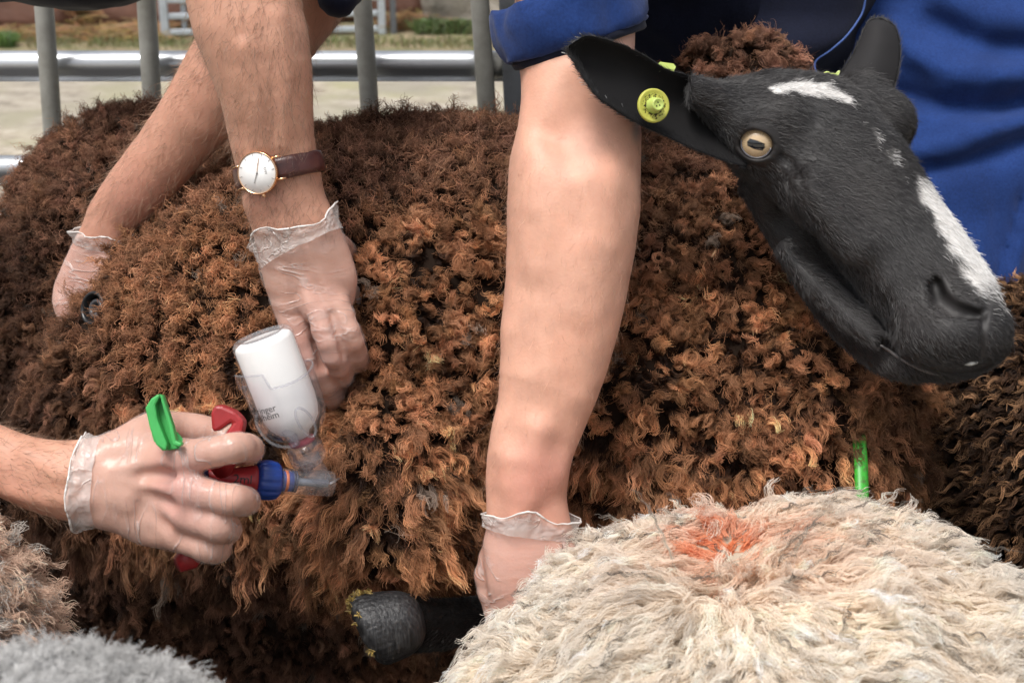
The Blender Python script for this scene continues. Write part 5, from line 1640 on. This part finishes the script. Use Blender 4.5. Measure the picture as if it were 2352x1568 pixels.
# rolled blue cuff, tilted round the upper arm
cax = nrm(np.array([-100 * K, 308 * K, 0.02]))
c0 = L(1320, 92, 1.108)
n_ = 96
P, D, r = ring(arm_b_base, c0, cax, n_, r1=0.12)
a_ = np.arange(n_) * 2 * math.pi / n_
def cuff_rows(prof, seed, wob):
    rows = []
    for k, (al, of) in enumerate(prof):
        w_ = wob * vnoise(np.stack([np.cos(a_) * 2, np.sin(a_) * 2, np.full(n_, k * .25)], 1), 0.9, seed) + wob * .4 * vnoise(np.stack([np.cos(a_) * 2 + k * .12, np.sin(a_) * 2, np.full(n_, k * .2)], 1), 0.3, seed + 1)
        rows.append(P + D * (of + w_ * (1 if of > .004 else .2))[:, None] + cax * (al + 0.4 * w_)[:, None])
    m_ = len(prof)
    V = np.concatenate(rows)
    F = [(i * n_ + j, i * n_ + (j + 1) % n_, (i + 1) * n_ + (j + 1) % n_, (i + 1) * n_ + j) for i in range(m_ - 1) for j in range(n_)]
    return V, F
V, F = cuff_rows([(.034, .003), (.010, .0025), (.000, .003), (-.003, .005), (-.003, .0072), (-.001, .0090), (.004, .0100), (.012, .0104), (.020, .0100), (.028, .0104), (.036, .0098), (.040, .0086), (.040, .0068), (.036, .005)], 3, .0060)
mesh('rolled_cuff', V, F, M['blue_cloth'], person_b)
V, F = cuff_rows([(.012, .0018), (.000, .0015), (-.006, .0025), (-.0085, .0042), (-.0072, .0058), (-.003, .0060), (.001, .0042), (.008, .0024)], 8, .0010)
mesh('inner_cuff', V, F, M['navy_cloth'], person_b)

def jacket_a(p):
    d = s_ell(p, L(130, -300, 1.45), (0.205, 0.140, 0.14))
    d = smin(d, s_ell(p, L(500, -560, 1.45), (0.30, 0.14, 0.16)), 0.06)
    d = smin(d, s_chain(p, [L(520, -420, 1.2), L(530, -200, 1.07), L(548, -62, 1.054)], [.07, .054, .044]), 0.03)
    d = smin(d, s_chain(p, [L(850, -420, 1.3), L(800, -140, 1.20), L(772, -6, 1.155)], [.075, .05, .019]), 0.03)
    d = d + 0.005 * vnoise(p, 0.05, 75) + 0.0025 * vnoise(p, 0.018, 76)
    return smax(smax(d, -(arm_a1_base(p) - 0.003), 0.004), -(s_loft(p, *a2) - 0.002), 0.004)
V, Q = sdf_mesh(jacket_a, (-0.75, 0.20, -1.75), (0.02, 0.60, -0.96), 0.006, 4)
mesh('jacket', V, Q, M['navy_cloth'], person_a)
# sleeve of the person with the injector, out past the left edge
V, F = cuff_rows([(0, 0)], 1, 0) if False else (None, None)
sp = limb([(-420, 960, 190, 1.04, .95), (-330, 975, 175, 1.035, .95), (-250, 995, 160, 1.03, .92)], 8)
def sleeve_c(p):
    d = s_loft(p, *sp) + 0.004 * vnoise(p, 0.04, 77)
    d = smin(d, s_cap(p, L(-420, 955, 1.04), L(-700, 600, 1.0), .065, .09), 0.03)
    return smax(d, -(arm_c_base(p) - 0.003), 0.004)
V, Q = sdf_mesh(sleeve_c, L(-900, 1200, 1.0) - .05, L(-180, 400, 1.0) + .12, 0.007, 3)
mesh('sleeve', V, Q, M['navy_cloth'], person_c)

# ------------------------------------------------------------------ the brown sheep's lifted leg and hoof
def leg_f(p):
    return s_chain(p, LL([(1420, 1330, 1.22), (1280, 1370, 1.20), (1130, 1412, 1.17), (1010, 1434, 1.138), (930, 1432, 1.114)]), [.024, .019, .0165, .0195, .0225], .004) + .0006 * vnoise(p, .02, 3)
V, Q = sdf_mesh(leg_f, L(900, 1560, 1.15) - .03, L(1500, 1260, 1.15) + .1, .0028, 4)
M['leg_skin'] = pmat('leg_skin', (0.005, 0.0045, 0.0045), 0.7, spec=0.15)
leg = mesh('leg', V, Q, M['leg_skin'], sheep)
coat(sheep, V, Q, 9000, 0.005, lambda p: np.tile([-0.9, -0.1, 0.1], (len(p), 1)), lambda p: np.tile([0.005, 0.0047, 0.0048], (len(p), 1)), 74, name='coat', tipgain=1.2)
hx_ = nrm(L(800, 1462, 1.09) - L(950, 1425, 1.10)); hy_ = nrm(np.cross((0, 0, 1), hx_)); hz_ = np.cross(hx_, hy_)
hcn = L(893, 1438, 1.098)
def hoof_f(p):
    q = (p - hcn.astype(np.float32)) @ np.stack([hx_, hy_, hz_]).T.astype(np.float32)
    rad = .0268 + .0042 * q[:, 0] / .03
    e = np.sqrt((q[:, 1] * .98) ** 2 + (q[:, 2] * 1.12) ** 2) - rad
    rid = .00045 * np.sin(np.arctan2(q[:, 2], q[:, 1]) * 38 + 3 * vnoise(p, .01, 5)) * sstep(q[:, 0], -.015, .01)
    d = smax(smax(e + rid, q[:, 0] - .022 + .25 * q[:, 1] + .0016 * vnoise(p, .006, 6), .014), -q[:, 0] - .028, .022)
    return d
V, Q = sdf_mesh(hoof_f, hcn - .055, hcn + .055, .0016, 4)
m, nt, bs = nodes_of('horn')
nz = noise_node(nt, 420, 4, .6, stretch=(1, 1, 0.07)); r1 = ramp(nt, nz.outputs[0], [(.38, (.008, .008, .009)), (.55, (.028, .028, .030)), (.72, (.065, .065, .064))])
nt.links.new(r1.outputs[0], bs.inputs['Base Color']); bs.inputs['Roughness'].default_value = 0.42
bump(nt, bs, nz.outputs[0], .6, .0015)
hoof = mesh('hoof', V, Q, m, leg)
p_, n_ = sample(V, Q, 9000, lambda c, k: ((k * nrm(-c)).sum(-1) > -.2))
u_, v_ = PX(p_)
lx = (p_ - hcn) @ hx_
k_ = (lx > .008) & (vnoise(p_, .010, 9) + 0.5 * vnoise(p_, .004, 8) > .70)
p_, n_ = p_[k_], n_[k_]
r_ = np.random.default_rng(3)
d_ = nrm(n_ * .5 + r_.normal(size=p_.shape)); t = np.linspace(0, 1, 4)[None, :, None]
hair('dung', p_[:, None] + d_[:, None] * (.0035 * r_.random((len(p_), 1, 1)) + .0015) * t, .0003, np.array([.30, .21, .06]) * np.exp(r_.normal(0, .4, (len(p_), 1, 1))) * np.ones((1, 4, 1)), M['straw_fibre'], hoof)

# ------------------------------------------------------------------ green strip in the wool
gp = spline(LL([(1968, 960, 1.165), (1975, 1025, 1.148), (1978, 1080, 1.136), (1980, 1150, 1.126), (1984, 1230, 1.13)]), 24)
Vg, Fg = [], []
for i, q in enumerate(gp):
    w_ = .0054
    for a, b in ((-1, 0), (-.9, .0012), (-.35, .0026), (.35, .0026), (1, .0006), (1, -.001), (-1, -.001)):
        Vg.append(q + np.array([a * w_, 0, b]))
for i in range(len(gp) - 1):
    for j in range(7): Fg.append((i * 7 + j, i * 7 + (j + 1) % 7, (i + 1) * 7 + (j + 1) % 7, (i + 1) * 7 + j))
Fg += [tuple(reversed(range(7))), tuple(range((len(gp) - 1) * 7, len(gp) * 7))]
o = mesh('plastic_strip', np.array(Vg), Fg, pmat('strip_plastic', (.04, .36, .03), .4, var=(200., (.06, .16, .03), .5, .65)))
props(o, 'narrow bright green plastic strip hanging in the brown wool below the chin', 'plastic strip')

# ------------------------------------------------------------------ neighbouring sheep
def other(name, f, box, h, label, loc, skin):
    t = thing(name, loc, label, 'sheep')
    V, Q = sdf_mesh(f, *box, h, 4)
    mesh('body', V, Q, M['fleece_skin'], t, cols=np.tile(skin, (len(V), 1)))
    return t, V, Q
def legs4(p, d, spots):
    for a in spots:
        b = W(a).copy(); b[2] = .01
        d = smin(d, s_cap(p, a, toL(b), .035, .02), .03)
    return d
wd = spline(np.array([L(1720, 1215, .80), L(1668, 1290, .76), (L(1640, 1370, .74)), L(1672, 1440, .72), L(1690, 1520, .70)]), 5)
def white_base(p):
    d = s_ell(p, L(1810, 2045, .95), (.250, .247, .285))
    return d
WD = on(white_base, [(1725, 1235), (1690, 1300), (1655, 1370), (1690, 1440), (1700, 1530)], -0.002)
def white_f(p):
    d = white_base(p)
    d = smax(d, -s_chain(p, WD, [.006, .011, .013, .011, .010]), .03)
    d = d + .008 * vnoise(p, .06, 81) + .005 * vnoise(p, .024, 82)
    return legs4(p, d, WL_)
WL_ = [L(1500, 2100, 1.0), L(2100, 2100, 1.0)]
white, wV, wQ = other('sheep', white_f, (L(1790, 2020, .95) - (.33, .62, .33), L(1790, 2020, .95) + (.33, .30, .33)), .008, 'white-fleeced sheep with an orange paint mark, seen from above in the foreground', W(L(1790, 2020, .95)) * np.array([1, 1, 0]), (.42, .36, .28))
tan_f = lambda p: legs4(p, s_ell(p, L(-300, 1540, .93), (.100, .102, .15)) + .006 * vnoise(p, .04, 83), [L(-300, 1700, .95)])
tan, tV, tQ = other('sheep', tan_f, (L(-270, 1500, .93) - (.16, .5, .22), L(-270, 1500, .93) + (.16, .16, .22)), .007, 'tan curly-woolled sheep at the left edge below the injecting hand', W(L(-270, 1500, .93)) * np.array([1, 1, 0]), (.16, .09, .05))
grey_f = lambda p: legs4(p, s_ell(p, L(60, 1855, .62), (.098, .0575, .10)) + .003 * vnoise(p, .04, 84), [L(110, 1850, .62)])
gry, gV, gQ = other('sheep', grey_f, (L(110, 1800, .62) - (.14, .5, .14), L(110, 1800, .62) + (.14, .1, .14)), .006, 'pale grey fleece of a sheep very close, bottom left corner', W(L(110, 1800, .62)) * np.array([1, 1, 0]), (.32, .32, .32))
dk_f = lambda p: legs4(p, s_ell(p, L(2510, 1090, 1.32), (.175, .172, .17)) + .008 * vnoise(p, .05, 85), [L(2500, 1300, 1.3)])
dk, dV, dQ = other('sheep', dk_f, (L(2510, 1090, 1.32) - (.22, .6, .24), L(2510, 1090, 1.32) + (.22, .22, .24)), .008, 'dark brown wavy-woolled sheep at the right edge below the nose', W(L(2510, 1090, 1.32)) * np.array([1, 1, 0]), (.02, .012, .008))

# twig and stalk lying on the white fleece
def lying(name, pts, rad, c, label, cat, fork=None):
    q = np.array(on(white_f, pts, -.010))
    V, F = tube(spline(q, 24), np.interp(np.linspace(0, 1, 24), [0, .5, 1], rad) * (1 + .2 * np.sin(np.arange(24) * 1.9)), 8)
    if fork:
        fq = np.array(on(white_f, fork, -.012)); V2, F2 = tube(spline(fq, 6), [rad[1] * .7] * 6, 6); V, F = join((V, F), (V2, F2))
    return props(mesh(name, V, F, pmat(name + '_bark', c, .8, bmp=(400., .5, .001))), label, cat)
lying('twig', [(1965, 1392), (2020, 1388), (2080, 1390), (2135, 1402), (2200, 1420)], [.0006, .0015, .0010], (.045, .038, .03), 'thin dark twig lying on the white fleece', 'twig', [(2080, 1390), (2084, 1381), (2082, 1374)])
lying('straw_stalk', [(1425, 1456), (1460, 1452), (1495, 1446)], [.0012, .0013, .0008], (.16, .09, .05), 'short brown straw stalk on the white fleece near its left side', 'stalk')
# ------------------------------------------------------------------ wool
OBST += [hoof_f]
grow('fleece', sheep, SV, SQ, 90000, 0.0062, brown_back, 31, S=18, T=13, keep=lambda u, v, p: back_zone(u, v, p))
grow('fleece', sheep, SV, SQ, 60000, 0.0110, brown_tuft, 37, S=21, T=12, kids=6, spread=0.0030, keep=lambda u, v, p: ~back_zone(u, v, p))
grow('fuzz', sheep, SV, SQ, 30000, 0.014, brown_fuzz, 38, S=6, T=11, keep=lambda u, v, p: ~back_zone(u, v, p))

def cream(u, v, p, n, r):
    N = len(u)
    rad_ = np.stack([(u - 1690), -(v - 1330), 0 * u], 1); dist = np.linalg.norm(rad_, axis=1)
    out = nrm(rad_); out = out - (out * n).sum(1, keepdims=True) * n
    tip = np.tile([0.87, 0.81, 0.73], (N, 1)) * np.exp(r.normal(0, .06, (N, 1)))
    big = vnoise(p, .05, 91)[:, None]
    tip = tip * (1 + .12 * big)
    warm = np.exp(-((u - 1760) / 260) ** 2 - ((v - 1300) / 90) ** 2)[:, None]
    tip = tip * (1 - warm * np.array([[0.0, .14, .22]]))
    j = .30 * vnoise(p, .010, 92)
    org = (1 - sstep(np.hypot((u - 1668) / 98, (v - 1268) / 60) + j, .0, 1.3))[:, None] * .85
    tip = tip * (1 - org) + np.array([.78, .20, .035]) * org
    root = tip * np.array([[.97, .93, .88]])
    d = .45 * n + 0.9 * nrm(out) * sstep(dist, 10, 90)[:, None] + .22 * r.normal(size=(N, 3)) + .7 * np.stack([vnoise(p, .03, 94), vnoise(p, .03, 95), vnoise(p, .03, 96)], 1)
    return dict(dir=d, len=.034 * np.exp(r.normal(0, .2, N)), R=.0034 * np.exp(r.normal(0, .2, N)), amp=.0024 * np.ones(N), wl=.020 + .012 * r.random(N), droop=.0, tuck=.38, tip=tip, root=root,
                rad=.00022, frizz=.0007, crimp=.0003, crimp_wl=.006, lenvar=.35, cvar=.05, taper=.45)
grow('fleece', white, wV, wQ, 40000, 0.0085, cream, 32, S=16, T=12, mat='white_fibre', kids=4, spread=.0036)
def greytips(u, v, p, n, r):
    q = cream(u, v, p, n, r); N = len(u)
    q['tip'] = np.tile([.16, .14, .12], (N, 1)) * np.exp(r.normal(0, .4, (N, 1))); q['root'] = np.tile([.5, .44, .36], (N, 1))
    q['len'] = q['len'] * (1.25 + .25 * r.random(N)); q['R'] = .0012 * np.ones(N); q['amp'] = .0020 * np.ones(N); q['wl'] = .010 + .006 * r.random(N); q['rad'] = .00022; q['taper'] = .6; q['c0'] = .35; q['c1'] = .7
    return q
grow('grey_tips', white, wV, wQ, 1500, 0.012, greytips, 33, S=7, T=13)

def tanw(u, v, p, n, r):
    N = len(u)
    tip = np.tile([.72, .51, .39], (N, 1)) * np.exp(r.normal(0, .22, (N, 1)))
    tip = np.where((r.random(N) < .12)[:, None], tip.mean(1, keepdims=True) * np.array([[1.15, 1.05, .95]]), tip)
    d = .6 * n + .5 * DOWN + .45 * r.normal(size=(N, 3))
    return dict(dir=d, len=.026 * np.exp(r.normal(0, .2, N)), R=.005 * np.ones(N), amp=.003 * np.ones(N), wl=.013 + .008 * r.random(N), droop=.25, tip=tip, root=tip * .62, rad=.00024, crimp=.0008, crimp_wl=.008, taper=.4)
grow('fleece', tan, tV, tQ, 12000, 0.0075, tanw, 34, S=22, T=12)
def greyw(u, v, p, n, r):
    N = len(u)
    b = vnoise(p, .03, 97)[:, None]
    tip = np.tile([.56, .555, .545], (N, 1)) * np.exp(r.normal(0, .12, (N, 1))) * (1 + .25 * b)
    d = .8 * n + .4 * r.normal(size=(N, 3)) + np.array([.35, 0, 0])
    return dict(dir=d, len=.014 * np.exp(r.normal(0, .2, N)), R=.003 * np.ones(N), amp=.0015 * np.ones(N), wl=.010 * np.ones(N), droop=.15, tip=tip, root=tip * .7, rad=.00018, crimp=.0004, cvar=.12)
grow('fleece', gry, gV, gQ, 14000, 0.0042, greyw, 35, S=16, T=9)
def darkw(u, v, p, n, r):
    N = len(u)
    hi = (r.random(N) < .35)[:, None]
    tip = np.where(hi, np.array([[.34, .19, .10]]), np.array([[.085, .045, .025]])) * np.exp(r.normal(0, .3, (N, 1)))
    d = .55 * n + np.array([-.75, -.10, .1]) + .35 * r.normal(size=(N, 3)) + .5 * np.stack([vnoise(p, .04, 98), vnoise(p, .04, 99), 0 * u], 1)
    return dict(dir=d, len=.034 * np.exp(r.normal(0, .2, N)), R=.0030 * np.exp(r.normal(0, .3, N)), amp=.0030 * np.ones(N), wl=.014 + .006 * r.random(N), droop=.25, tip=tip, root=np.tile([.014, .008, .006], (N, 1)), rad=.00030, frizz=.0008, crimp=.0004, crimp_wl=.010, taper=.6, c0=.35, c1=.8)
grow('fleece', dk, dV, dQ, 20000, 0.0068, darkw, 36, S=14, T=14)
